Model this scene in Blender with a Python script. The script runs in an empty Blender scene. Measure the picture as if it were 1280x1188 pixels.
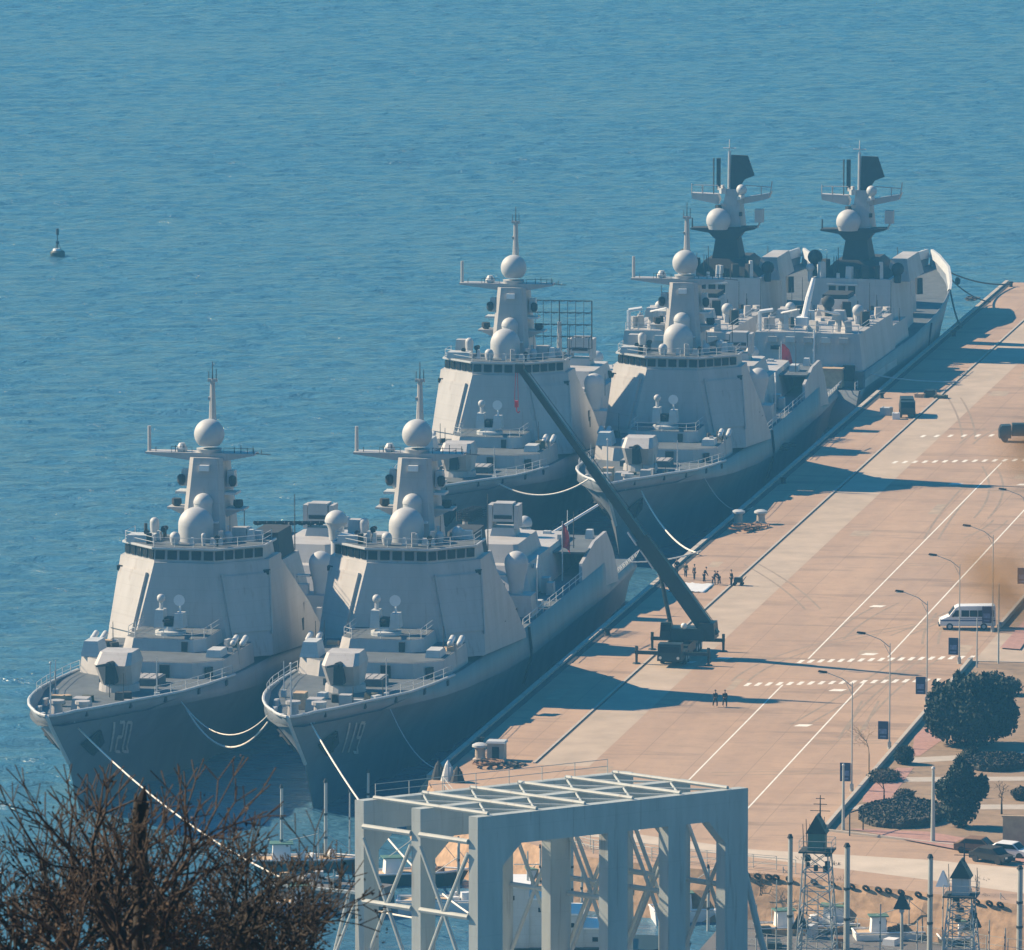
import bpy, bmesh, math, random
import numpy as np
from mathutils import Vector, Matrix
R = math.radians
scene = bpy.context.scene
col = scene.collection

# ------------------------------------------------------------------ camera
F = 10800.0
TH = math.atan(1434.0 / F)
PS = math.atan(2010.0 * math.cos(TH) / F)
CAM = Vector((158.6, -821.41, 143.0))
fw = Vector((-math.sin(PS) * math.cos(TH), math.cos(PS) * math.cos(TH), -math.sin(TH)))
rt = Vector((math.cos(PS), math.sin(PS), 0.0))
upv = rt.cross(fw)
cd = bpy.data.cameras.new('camera')
cam = bpy.data.objects.new('camera', cd)
col.objects.link(cam)
cam.matrix_world = Matrix(((rt.x, upv.x, -fw.x, CAM.x), (rt.y, upv.y, -fw.y, CAM.y), (rt.z, upv.z, -fw.z, CAM.z), (0, 0, 0, 1)))
cd.sensor_width = 36.0
cd.lens = F / 1280.0 * 36.0
cd.clip_start = 1.0
cd.clip_end = 60000.0
cd.dof.use_dof = True
cd.dof.focus_distance = 880.0
cd.dof.aperture_fstop = 11.0
scene.camera = cam
scene.render.resolution_x = 1024
scene.render.resolution_y = 950

# ------------------------------------------------------------------ world, sun, exposure
SUN_EL, SUN_AZ = 35.0, -10.0          # azimuth: direction light travels, degrees from +X towards +Y
w = bpy.data.worlds.new('World')
scene.world = w
w.use_nodes = True
nt = w.node_tree
bg = nt.nodes['Background']
sky = nt.nodes.new('ShaderNodeTexSky')
sky.sky_type = 'NISHITA'
sky.sun_disc = False
sky.sun_elevation = R(SUN_EL)
sky.sun_rotation = R(-90.0 + 180.0 - 180.0 - SUN_AZ)
sky.air_density = 1.6
sky.dust_density = 0.6
sky.ozone_density = 4.0
hs = nt.nodes.new('ShaderNodeHueSaturation')      # clear deep blue winter sky
hs.inputs['Saturation'].default_value = 2.1
nt.links.new(sky.outputs[0], hs.inputs['Color'])
nt.links.new(hs.outputs[0], bg.inputs[0])
bg.inputs[1].default_value = 0.05
sd = bpy.data.lights.new('sun', 'SUN')
sd.energy = 5.0
sd.angle = R(0.5)
sd.color = (1.0, 0.75, 0.48)
sun = bpy.data.objects.new('sun', sd)
col.objects.link(sun)
tr = Vector((math.cos(R(SUN_AZ)) * math.cos(R(SUN_EL)), math.sin(R(SUN_AZ)) * math.cos(R(SUN_EL)), -math.sin(R(SUN_EL))))
sun.rotation_euler = tr.to_track_quat('-Z', 'Y').to_euler()
sun.location = (-200, 0, 300)
scene.view_settings.view_transform = 'Standard'
scene.view_settings.look = 'None'
scene.view_settings.exposure = 1.15
scene.view_settings.gamma = 1.0
scene.view_settings.use_curve_mapping = False

# ------------------------------------------------------------------ helpers
def ray(px, py):
    return fw + rt * ((px - 640.0) / F) - upv * ((py - 594.0) / F)
def G(px, py, z=3.0):               # where the sight line of a spot in the photo meets a level
    r = ray(px, py); t = (z - CAM.z) / r.z
    return CAM + r * t
def D(px, py, d):                   # a point at a given distance
    r = ray(px, py)
    return CAM + r * d
rnd = random.Random(7)

def tag(o, label=None, cat=None, group=None, kind=None):
    if label: o['label'] = label
    if cat: o['category'] = cat
    if group: o['group'] = group
    if kind: o['kind'] = kind
    return o
def empty(name, loc=(0, 0, 0), rz=0.0):
    o = bpy.data.objects.new(name, None)
    col.objects.link(o)
    o.location = loc
    o.rotation_euler = (0, 0, rz)
    o.empty_display_size = 0.5
    return o
def copy_tree(o, parent=None):
    c = o.copy(); col.objects.link(c); c.parent = parent
    for ch in list(o.children): copy_tree(ch, c)
    return c

class MB:
    def __init__(s): s.v = []; s.f = []
    def add(s, vs, fs):
        b = len(s.v); s.v += [tuple(v) for v in vs]; s.f += [tuple(i + b for i in f) for f in fs]; return s
    def hexa(s, p):                 # 8 points: bottom loop then top loop
        return s.add(p, [(3, 2, 1, 0), (4, 5, 6, 7), (0, 1, 5, 4), (1, 2, 6, 5), (2, 3, 7, 6), (3, 0, 4, 7)])
    def box(s, x0, x1, y0, y1, z0, z1, tx=0.0, ty=0.0):
        return s.hexa([(x0, y0, z0), (x1, y0, z0), (x1, y1, z0), (x0, y1, z0), (x0 + tx, y0 + ty, z1), (x1 - tx, y0 + ty, z1), (x1 - tx, y1 - ty, z1), (x0 + tx, y1 - ty, z1)])
    def cbox(s, c, d, rz=0.0, tx=0.0, ty=0.0):   # centre of the base, size
        ca, sa = math.cos(rz), math.sin(rz)
        ps = []
        for z, kx, ky in ((0, 0, 0), (d[2], tx, ty)):
            for a, b in ((-1, -1), (1, -1), (1, 1), (-1, 1)):
                x = a * (d[0] / 2 - kx); y = b * (d[1] / 2 - ky)
                ps.append((c[0] + ca * x - sa * y, c[1] + sa * x + ca * y, c[2] + z))
        return s.hexa(ps)
    def prism(s, lo, hi, z0, z1):   # two plan polygons, counter-clockwise
        n = len(lo)
        vs = [(x, y, z0) for x, y in lo] + [(x, y, z1) for x, y in hi]
        fs = [tuple(reversed(range(n))), tuple(range(n, 2 * n))] + [(i, (i + 1) % n, n + (i + 1) % n, n + i) for i in range(n)]
        return s.add(vs, fs)
    def side(s, pts, x0, x1):       # (y,z) outline extruded along x
        n = len(pts)
        vs = [(x0, y, z) for y, z in pts] + [(x1, y, z) for y, z in pts]
        fs = [tuple(range(n)), tuple(reversed(range(n, 2 * n)))] + [(i, n + i, n + (i + 1) % n, (i + 1) % n) for i in range(n)]
        return s.add(vs, fs)
    def front(s, pts, y0, y1):      # (x,z) outline extruded along y
        n = len(pts)
        vs = [(x, y0, z) for x, z in pts] + [(x, y1, z) for x, z in pts]
        fs = [tuple(range(n)), tuple(reversed(range(n, 2 * n)))] + [(i, n + i, n + (i + 1) % n, (i + 1) % n) for i in range(n)]
        return s.add(vs, fs)
    def cone(s, a, b, r0, r1, n=10, caps=True):
        a = Vector(a); b = Vector(b); d = (b - a)
        if d.length < 1e-6: return s
        d.normalize()
        u = d.orthogonal().normalized(); v = d.cross(u)
        vs = []
        for p, r in ((a, r0), (b, r1)):
            for k in range(n):
                t = 2 * math.pi * k / n
                vs.append(p + u * (r * math.cos(t)) + v * (r * math.sin(t)))
        fs = [(k, (k + 1) % n, n + (k + 1) % n, n + k) for k in range(n)]
        if caps: fs += [tuple(reversed(range(n))), tuple(range(n, 2 * n))]
        return s.add(vs, fs)
    def tube(s, pts, r, n=6):
        for i in range(len(pts) - 1):
            r0 = r if not isinstance(r, (list, tuple)) else r[i]
            r1 = r if not isinstance(r, (list, tuple)) else r[i + 1]
            s.cone(pts[i], pts[i + 1], r0, r1, n)
        return s
    def ball(s, c, r, sz=1.0, nu=20, nv=12, zmin=-1.0):
        vs = []; fs = []
        a0 = math.asin(max(-1.0, zmin))
        for j in range(nv + 1):
            a = a0 + (math.pi / 2 - a0) * j / nv
            for k in range(nu):
                t = 2 * math.pi * k / nu
                vs.append((c[0] + r * math.cos(a) * math.cos(t), c[1] + r * math.cos(a) * math.sin(t), c[2] + r * sz * math.sin(a)))
        for j in range(nv):
            for k in range(nu):
                fs.append((j * nu + k, j * nu + (k + 1) % nu, (j + 1) * nu + (k + 1) % nu, (j + 1) * nu + k))
        return s.add(vs, fs)
    def lathe(s, c, prof, n=20):
        vs = []; fs = []
        for r, z in prof:
            for k in range(n):
                t = 2 * math.pi * k / n
                vs.append((c[0] + r * math.cos(t), c[1] + r * math.sin(t), c[2] + z))
        for j in range(len(prof) - 1):
            for k in range(n):
                fs.append((j * n + k, j * n + (k + 1) % n, (j + 1) * n + (k + 1) % n, (j + 1) * n + k))
        fs.append(tuple(reversed(range(n)))); fs.append(tuple(range((len(prof) - 1) * n, len(prof) * n)))
        return s.add(vs, fs)
    def build(s, name, mat, parent=None, smooth=False, loc=None):
        me = bpy.data.meshes.new(name)
        me.from_pydata(s.v, [], s.f)
        me.materials.append(mat)
        if smooth:
            for p in me.polygons: p.use_smooth = True
            if smooth != 'all':
                bm = bmesh.new(); bm.from_mesh(me)
                for e in bm.edges:
                    if len(e.link_faces) == 2 and e.calc_face_angle(0) > R(42): e.smooth = False
                bm.to_mesh(me); bm.free()
        me.update()
        o = bpy.data.objects.new(name, me)
        col.objects.link(o)
        if parent is not None: o.parent = parent
        if loc is not None: o.location = loc
        return o

# ------------------------------------------------------------------ materials
def mat(name, c, rough=0.6, metal=0.0, var=0.15, scale=1.0, bump=0.0, streak=False, var2=None):
    m = bpy.data.materials.new(name); m.use_nodes = True
    t = m.node_tree; b = t.nodes['Principled BSDF']
    b.inputs['Roughness'].default_value = rough
    b.inputs['Metallic'].default_value = metal
    tc = t.nodes.new('ShaderNodeTexCoord')
    mp = t.nodes.new('ShaderNodeMapping')
    t.links.new(tc.outputs['Object'], mp.inputs[0])
    if streak: mp.inputs['Scale'].default_value = (1.0, 1.0, 0.18)
    n = t.nodes.new('ShaderNodeTexNoise'); n.inputs['Scale'].default_value = scale; n.inputs['Detail'].default_value = 6
    n.inputs['Roughness'].default_value = 0.6
    t.links.new(mp.outputs[0], n.inputs['Vector'])
    r = t.nodes.new('ShaderNodeValToRGB')
    c2 = var2 or c
    r.color_ramp.elements[0].position = 0.3; r.color_ramp.elements[1].position = 0.72
    r.color_ramp.elements[0].color = tuple(max(0, x * (1 - var)) for x in c) + (1,)
    r.color_ramp.elements[1].color = tuple(min(1, x * (1 + var)) for x in c2) + (1,)
    t.links.new(n.outputs['Fac'], r.inputs[0]); t.links.new(r.outputs[0], b.inputs['Base Color'])
    if bump:
        bp = t.nodes.new('ShaderNodeBump'); bp.inputs['Strength'].default_value = bump; bp.inputs['Distance'].default_value = 0.1
        t.links.new(n.outputs['Fac'], bp.inputs['Height']); t.links.new(bp.outputs[0], b.inputs['Normal'])
    return m
def weather(m, seam=0.07, rust=0.35, bw=3.2, bh=1.3):
    t = m.node_tree; b = t.nodes['Principled BSDF']; src = b.inputs['Base Color'].links[0].from_socket
    tc = t.nodes.new('ShaderNodeTexCoord'); sx = t.nodes.new('ShaderNodeSeparateXYZ'); t.links.new(tc.outputs['Object'], sx.inputs[0])
    ad = t.nodes.new('ShaderNodeMath'); ad.operation = 'ADD'; t.links.new(sx.outputs[0], ad.inputs[0]); t.links.new(sx.outputs[1], ad.inputs[1])
    cb = t.nodes.new('ShaderNodeCombineXYZ'); t.links.new(ad.outputs[0], cb.inputs[0]); t.links.new(sx.outputs[2], cb.inputs[1])
    bt = t.nodes.new('ShaderNodeTexBrick'); t.links.new(cb.outputs[0], bt.inputs['Vector'])
    bt.inputs['Scale'].default_value = 1; bt.inputs['Brick Width'].default_value = bw; bt.inputs['Row Height'].default_value = bh; bt.inputs['Mortar Size'].default_value = .035
    k = 1 - seam; bt.inputs['Color1'].default_value = (1, 1, 1, 1); bt.inputs['Color2'].default_value = (k, k, k, 1); bt.inputs['Mortar'].default_value = (k * .93, k * .93, k * .93, 1)
    mm = t.nodes.new('ShaderNodeMixRGB'); mm.blend_type = 'MULTIPLY'; mm.inputs[0].default_value = 1; t.links.new(src, mm.inputs[1]); t.links.new(bt.outputs['Color'], mm.inputs[2])
    mp = t.nodes.new('ShaderNodeMapping'); mp.inputs['Scale'].default_value = (1.3, 1.3, .10); t.links.new(tc.outputs['Object'], mp.inputs[0])
    n = t.nodes.new('ShaderNodeTexNoise'); n.inputs['Scale'].default_value = 1.6; n.inputs['Detail'].default_value = 5; t.links.new(mp.outputs[0], n.inputs['Vector'])
    r = t.nodes.new('ShaderNodeMapRange'); r.inputs[1].default_value = .60; r.inputs[2].default_value = .78; r.inputs[3].default_value = 0; r.inputs[4].default_value = rust; t.links.new(n.outputs['Fac'], r.inputs[0])
    m2 = t.nodes.new('ShaderNodeMixRGB'); t.links.new(r.outputs[0], m2.inputs[0]); t.links.new(mm.outputs[0], m2.inputs[1]); m2.inputs[2].default_value = (0.15, 0.10, 0.07, 1)
    t.links.new(m2.outputs[0], b.inputs['Base Color'])
M = {}
M['navy'] = mat('navy_grey_paint', (0.385, 0.39, 0.40), 0.55, var=0.16, scale=0.35, streak=True)
M['hull'] = mat('hull_grey_paint', (0.15, 0.18, 0.215), 0.5, var=0.18, scale=0.25, streak=True)
M['deck'] = mat('deck_paint', (0.08, 0.10, 0.12), 0.8, var=0.25, scale=0.8)
M['pale'] = mat('pale_grey_paint', (0.46, 0.50, 0.53), 0.5, var=0.08, scale=1.0)
M['dome'] = mat('radome_skin', (0.40, 0.43, 0.46), 0.6, var=0.06, scale=0.8)
M['dark'] = mat('soot_dark_paint', (0.02, 0.025, 0.03), 0.8, var=0.2, scale=1.0)
M['glass'] = mat('bridge_glass', (0.010, 0.014, 0.02), 0.3, var=0.1)
M['glass'].node_tree.nodes['Principled BSDF'].inputs['Specular IOR Level'].default_value = 0.2
M['line'] = mat('pale_rope', (0.72, 0.70, 0.64), 0.8, var=0.1, scale=3)
M['rope'] = mat('dark_rope', (0.06, 0.06, 0.06), 0.9, var=0.1, scale=3)
M['red'] = mat('red_cloth', (0.55, 0.02, 0.025), 0.8, var=0.15, scale=2)
M['num'] = mat('pale_number_paint', (0.50, 0.50, 0.49), 0.6, var=0.25, scale=2)
M['craneg'] = mat('crane_green_paint', (0.014, 0.026, 0.026), 0.5, var=0.2, scale=1)
M['rubber'] = mat('black_rubber', (0.02, 0.02, 0.02), 0.85, var=0.2, scale=3)
M['concrete'] = mat('worn_concrete', (0.40, 0.36, 0.31), 0.85, var=0.15, scale=0.8, bump=0.2)
M['white'] = mat('white_paint', (0.66, 0.70, 0.74), 0.45, var=0.05, scale=1)
M['steelw'] = mat('pale_steel_paint', (0.36, 0.40, 0.40), 0.5, var=0.15, scale=0.6, streak=True)
M['green'] = mat('faded_green_paint', (0.07, 0.16, 0.13), 0.6, var=0.2, scale=1)
M['brown'] = mat('rusty_brown', (0.16, 0.09, 0.05), 0.85, var=0.3, scale=1.5)
M['sand'] = mat('sandy_tarpaulin', (0.40, 0.30, 0.20), 0.9, var=0.2, scale=1.5)
M['skin'] = mat('skin', (0.42, 0.26, 0.18), 0.6, var=0.05)
M['navycloth'] = mat('dark_navy_cloth', (0.018, 0.022, 0.035), 0.9, var=0.2, scale=4)
M['blackcloth'] = mat('black_cloth', (0.015, 0.015, 0.016), 0.9, var=0.2, scale=4)
M['camo'] = mat('olive_cloth', (0.05, 0.055, 0.035), 0.9, var=0.4, scale=5)
M['hair'] = mat('black_hair', (0.01, 0.01, 0.01), 0.7, var=0.1)
M['banner'] = mat('blue_banner_board', (0.02, 0.035, 0.10), 0.6, var=0.35, scale=1.4)
M['bark'] = mat('grey_brown_bark', (0.014, 0.011, 0.009), 0.9, var=0.35, scale=9)
M['barkred'] = mat('reddish_bark', (0.026, 0.016, 0.011), 0.9, var=0.4, scale=9)
M['deadleaf'] = mat('dry_brown_leaf', (0.045, 0.028, 0.016), 0.9, var=0.5, scale=6)
M['evergreen'] = mat('evergreen_leaf', (0.014, 0.028, 0.022), 0.9, var=0.35, scale=0.9)
M['hedge'] = mat('clipped_hedge_leaf', (0.04, 0.038, 0.028), 0.8, var=0.4, scale=1.2)
M['brick'] = mat('pink_brick_paving', (0.33, 0.19, 0.16), 0.85, var=0.2, scale=2.0)
M['lawn'] = mat('dry_lawn', (0.23, 0.165, 0.11), 0.95, var=0.25, scale=0.5)
M['curb'] = mat('curb_stone', (0.38, 0.35, 0.31), 0.8, var=0.1, scale=1)
M['bodyblue'] = mat('blue_vehicle_stripe', (0.05, 0.08, 0.22), 0.4, var=0.1)
M['lens'] = mat('lamp_glass', (0.75, 0.75, 0.70), 0.2, var=0.02)

weather(M['navy'], .035, .42); weather(M['hull'], .06, .6, 5.5, 2.1); weather(M['steelw'], .015, .6, 5.4, 4.6); weather(M['pale'], .04, .25, 1.2, .8)

# ------------------------------------------------------------------ water
def water_material():
    m = bpy.data.materials.new('sea_water'); m.use_nodes = True
    t = m.node_tree; b = t.nodes['Principled BSDF']
    b.inputs['Base Color'].default_value = (0.05, 0.14, 0.225, 1)
    b.inputs['Roughness'].default_value = 0.12
    b.inputs['IOR'].default_value = 1.33
    tc = t.nodes.new('ShaderNodeTexCoord')
    def noise(sc, det, rot, sx, sy, ty='ShaderNodeTexNoise'):
        mp = t.nodes.new('ShaderNodeMapping'); mp.inputs['Rotation'].default_value = (0, 0, R(rot)); mp.inputs['Scale'].default_value = (sx, sy, 1)
        t.links.new(tc.outputs['Object'], mp.inputs[0])
        n = t.nodes.new(ty); n.inputs['Scale'].default_value = sc; n.inputs['Detail'].default_value = det; n.inputs['Roughness'].default_value = 0.62
        n.inputs['Distortion'].default_value = 0.6
        t.links.new(mp.outputs[0], n.inputs['Vector']); return n
    a = noise(0.16, 6, 12, 1.0, 1.7)
    c = noise(0.030, 4, -8, 1.0, 2.2)
    d = noise(0.55, 4, 20, 1.0, 1.4)
    def mul(x, k):
        q = t.nodes.new('ShaderNodeMath'); q.operation = 'MULTIPLY'; q.inputs[1].default_value = k; t.links.new(x, q.inputs[0]); return q.outputs[0]
    def add(x, y):
        q = t.nodes.new('ShaderNodeMath'); q.operation = 'ADD'; t.links.new(x, q.inputs[0]); t.links.new(y, q.inputs[1]); return q.outputs[0]
    h = add(add(mul(a.outputs['Fac'], .9), mul(c.outputs['Fac'], .8)), mul(d.outputs['Fac'], 0.25))
    bp = t.nodes.new('ShaderNodeBump'); bp.inputs['Strength'].default_value = 1.0; bp.inputs['Distance'].default_value = 1.5
    t.links.new(h, bp.inputs['Height']); t.links.new(bp.outputs[0], b.inputs['Normal'])
    # broad patches where the wind roughens the surface
    e = noise(0.006, 3, 5, 1.0, 3.0)
    mr = t.nodes.new('ShaderNodeMapRange'); mr.inputs[1].default_value = 0.3; mr.inputs[2].default_value = 0.7; mr.inputs[3].default_value = 0.08; mr.inputs[4].default_value = 0.2
    t.links.new(e.outputs['Fac'], mr.inputs[0]); t.links.new(mr.outputs[0], b.inputs['Roughness'])
    return m
M['water'] = water_material()
def build_water():
    X0, X1, Y0, Y1 = -410.0, 70.0, -118.0, 1240.0
    nx, ny = 380, 1500
    xs = np.linspace(X0, X1, nx + 1); ys = Y0 + (Y1 - Y0) * np.linspace(0, 1, ny + 1) ** 1.12
    X, Y = np.meshgrid(xs, ys)
    rg = np.random.RandomState(5); Hh = np.zeros_like(X); gust = np.zeros_like(X)
    for k in range(7):                                  # broad gust patches change the chop
        a = rg.uniform(0, 6.28); l = rg.uniform(60, 260); gust += np.sin((X * math.cos(a) * .6 + Y * math.sin(a)) * 6.283 / l + rg.uniform(0, 6.28)) / 7
    for k in range(90):
        lam = 2.1 * (4.2 ** rg.uniform(0, 1)); a = math.pi / 2 + rg.normal(0, .55) - .15
        kk = 6.2832 / lam; amp = WAVE / kk
        Hh += amp * np.sin((X * math.cos(a) + Y * math.sin(a)) * kk + rg.uniform(0, 6.28))
    Hh *= (1 + .55 * gust)
    Hh += .9 * Hh * np.abs(Hh)                            # peaky crests
    ed = np.minimum(np.minimum(X - X0, X1 - X), np.minimum(Y - Y0, Y1 - Y)); Hh *= np.clip(ed / 12, 0, 1)
    co = np.stack([X, Y, Hh - 1.5], -1).reshape(-1, 3)
    n = nx + 1; base = (np.arange(ny)[:, None] * n + np.arange(nx)[None, :]).reshape(-1)
    faces = np.stack([base, base + 1, base + n + 1, base + n], -1)
    nv = len(co); A, B_, C_, D_ = -4400, 4400, -1400, 6400
    ex = np.array([(A, C_), (B_, C_), (B_, Y0), (A, Y0), (A, Y1), (B_, Y1), (B_, D_), (A, D_), (X0, Y0), (X0, Y1), (X1, Y0), (X1, Y1)], float)
    ex = np.concatenate([ex, np.full((12, 1), -1.5)], 1)
    co = np.concatenate([co, ex]); ef = np.array([(0, 1, 2, 3), (4, 5, 6, 7), (3, 8, 9, 4), (10, 2, 5, 11)]) + nv
    faces = np.concatenate([faces, ef]); nf = len(faces)
    me = bpy.data.meshes.new('water'); me.vertices.add(len(co)); me.vertices.foreach_set('co', co.astype(np.float32).ravel())
    me.loops.add(nf * 4); me.loops.foreach_set('vertex_index', faces.astype(np.int32).ravel())
    me.polygons.add(nf); me.polygons.foreach_set('loop_start', np.arange(0, nf * 4, 4, dtype=np.int32)); me.polygons.foreach_set('use_smooth', np.ones(nf, dtype=bool))
    me.materials.append(M['water']); me.update(calc_edges=True); me.validate()
    o = bpy.data.objects.new('water', me); col.objects.link(o); return o
WAVE = 0.0165
tag(build_water(), kind='structure')

# ------------------------------------------------------------------ pier
def pier_material():
    m = bpy.data.materials.new('pier_concrete'); m.use_nodes = True
    t = m.node_tree; b = t.nodes['Principled BSDF']; b.inputs['Roughness'].default_value = 0.9
    tc = t.nodes.new('ShaderNodeTexCoord')
    def noise(sc, det, scl=(1, 1, 1)):
        mp = t.nodes.new('ShaderNodeMapping'); mp.inputs['Scale'].default_value = scl
        t.links.new(tc.outputs['Object'], mp.inputs[0])
        n = t.nodes.new('ShaderNodeTexNoise'); n.inputs['Scale'].default_value = sc; n.inputs['Detail'].default_value = det; n.inputs['Roughness'].default_value = 0.65
        t.links.new(mp.outputs[0], n.inputs['Vector']); return n.outputs['Fac']
    a = noise(0.045, 5, (1.6, 0.5, 1)); c = noise(0.5, 6); d = noise(0.12, 4, (2.2, 0.35, 1))
    r = t.nodes.new('ShaderNodeValToRGB'); r.color_ramp.elements[0].position = 0.32; r.color_ramp.elements[1].position = 0.7
    r.color_ramp.elements[0].color = (0.35, 0.243, 0.17, 1); r.color_ramp.elements[1].color = (0.395, 0.285, 0.206, 1)
    t.links.new(a, r.inputs[0])
    r2 = t.nodes.new('ShaderNodeValToRGB'); r2.color_ramp.elements[0].position = 0.35; r2.color_ramp.elements[1].position = 0.62
    r2.color_ramp.elements[0].color = (0.90, 0.90, 0.91, 1); r2.color_ramp.elements[1].color = (1.03, 1.02, 1.0, 1)
    t.links.new(d, r2.inputs[0])
    r3 = t.nodes.new('ShaderNodeValToRGB'); r3.color_ramp.elements[0].position = 0.3; r3.color_ramp.elements[1].position = 0.6
    r3.color_ramp.elements[0].color = (0.88, 0.88, 0.88, 1); r3.color_ramp.elements[1].color = (1, 1, 1, 1)
    t.links.new(c, r3.inputs[0])
    # slab joints
    bt = t.nodes.new('ShaderNodeTexBrick'); bt.offset = 0.0
    bt.inputs['Color1'].default_value = (1, 1, 1, 1); bt.inputs['Color2'].default_value = (0.95, 0.95, 0.96, 1); bt.inputs['Mortar'].default_value = (0.68, 0.67, 0.66, 1)
    bt.inputs['Scale'].default_value = 1.0; bt.inputs['Mortar Size'].default_value = 0.035; bt.inputs['Brick Width'].default_value = 6.0; bt.inputs['Row Height'].default_value = 9.0
    t.links.new(tc.outputs['Object'], bt.inputs['Vector'])
    def mx(x, y):
        q = t.nodes.new('ShaderNodeMixRGB'); q.blend_type = 'MULTIPLY'; q.inputs[0].default_value = 1; t.links.new(x, q.inputs[1]); t.links.new(y, q.inputs[2]); return q.outputs[0]
    st = noise(0.09, 8, (0.45, 2.6, 1)); r4 = t.nodes.new('ShaderNodeValToRGB')     # oil and tyre stains drawn out across the quay
    r4.color_ramp.elements[0].position = 0.36; r4.color_ramp.elements[0].color = (0.72, 0.73, 0.75, 1)
    r4.color_ramp.elements[1].position = 0.47; r4.color_ramp.elements[1].color = (1, 1, 1, 1)
    t.links.new(st, r4.inputs[0])
    sp_ = noise(1.7, 3); r5 = t.nodes.new('ShaderNodeValToRGB'); r5.color_ramp.elements[0].position = 0.29; r5.color_ramp.elements[0].color = (0.7, 0.7, 0.7, 1)
    r5.color_ramp.elements[1].position = 0.34; r5.color_ramp.elements[1].color = (1, 1, 1, 1); t.links.new(sp_, r5.inputs[0])
    t.links.new(mx(mx(mx(mx(mx(r.outputs[0], r2.outputs[0]), r3.outputs[0]), bt.outputs['Color']), r4.outputs[0]), r5.outputs[0]), b.inputs['Base Color'])
    return m
M['pier'] = pier_material()
M['strip'] = mat('pale_slab_concrete', (0.375, 0.31, 0.245), 0.9, var=0.16, scale=0.25)
M['sandroad'] = mat('sandy_road', (0.44, 0.39, 0.33), 0.95, var=0.12, scale=0.3)
M['sandwall'] = mat('sandy_rubble', (0.33, 0.225, 0.145), 0.95, var=0.35, scale=0.9, bump=0.8)
M['asphalt'] = mat('grey_asphalt', (0.10, 0.10, 0.105), 0.9, var=0.2, scale=0.5)
M['mark'] = mat('worn_white_marking', (0.66, 0.66, 0.62), 0.8, var=0.12, scale=1.2)
pp = [(0, 442), (0, -7), (5, -24), (10, -34), (21, -46), (31, -50.5), (41.5, -53), (52, -57.6), (64.5, -63.5), (140, -95), (420, -150), (420, 442)]
mb = MB(); mb.prism([(x, y) for x, y in pp], pp, -6.0, 3.0)
tag(mb.build('pier', M['pier']), kind='structure')

def sheet(name, pts, z, m, kind='structure', parent=None):
    b = MB(); b.add([(x, y, z) for x, y in pts], [tuple(range(len(pts)))])
    o = b.build(name, m, parent)
    # make sure it faces up
    if o.data.polygons[0].normal.z < 0: o.data.flip_normals()
    if parent is None: tag(o, kind=kind)
    return o
sheet('paved_strip', [(8.9, 3), (14.2, 3), (14.2, 441), (8.9, 441)], 3.004, M['strip'])
sheet('service_road', [tuple(G(*p)[:2]) for p in ((560, 1012), (940, 1062), (1160, 1075), (1300, 1088), (1300, 1120), (1160, 1100), (940, 1072), (540, 1020))], 3.004, M['sandroad'])
# trench with a raised lip
mb = MB(); mb.box(8.4, 8.65, 4, 440, 3.0, 3.09)
tag(mb.build('rail_kerb', M['curb']), kind='structure')
mb = MB(); mb.box(8.66, 8.88, 4, 440, 3.0, 3.012)
tag(mb.build('rail_trench', M['dark']), kind='structure')
# pier edge: dark capping with pale lip
mb = MB()
for k in range(44):
    y0 = -6 + k * 10.2
    mb.box(-0.3, 0.22, y0, y0 + 9.9, 2.2, 3.24)
tag(mb.build('quay_coping', M['curb']), kind='structure')
mb = MB(); mb.box(0.23, 0.95, -6, 441, 3.0, 3.02)
tag(mb.build('quay_gutter', M['dark']), kind='structure')

# painted markings
mb = MB()
def quad(b, pts, z=3.008): b.add([(x, y, z) for x, y in pts], [(0, 1, 2, 3)])
for x in (25.1, 33.25):
    for y0, y1 in ((-32, 57.5 if x < 30 else 60), (75.5 if x < 30 else 78, 238)):
        quad(mb, [(x - .09, y0), (x + .09, y0), (x + .09, y1), (x - .09, y1)])
for (a, b_, n) in (((24.6, 73.5), (42.0, 79.7), 18), ((21.5, 57.0), (40.5, 63.5), 19), ((12.0, 236), (30.0, 242), 16), ((12, 262), (34, 268), 14)):
    for k in range(n):
        t = k / (n - 1); x = a[0] + (b_[0] - a[0]) * t; y = a[1] + (b_[1] - a[1]) * t
        quad(mb, [(x - .32, y - 1.1), (x + .16, y - 1.1), (x + .32, y + 1.1), (x - .16, y + 1.1)])
for px, py in ((1097, 758), (1004, 907), (1087, 818), (1280, 606), (1047, 863), (860, 828), (905, 823), (1195, 605)):
    p = G(px, py); quad(mb, [(p.x - .9, p.y - .7), (p.x + .5, p.y - .7), (p.x + .9, p.y + .7), (p.x - .5, p.y + .7)])
tag(mb.build('road_markings', M['mark']), kind='structure')

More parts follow.
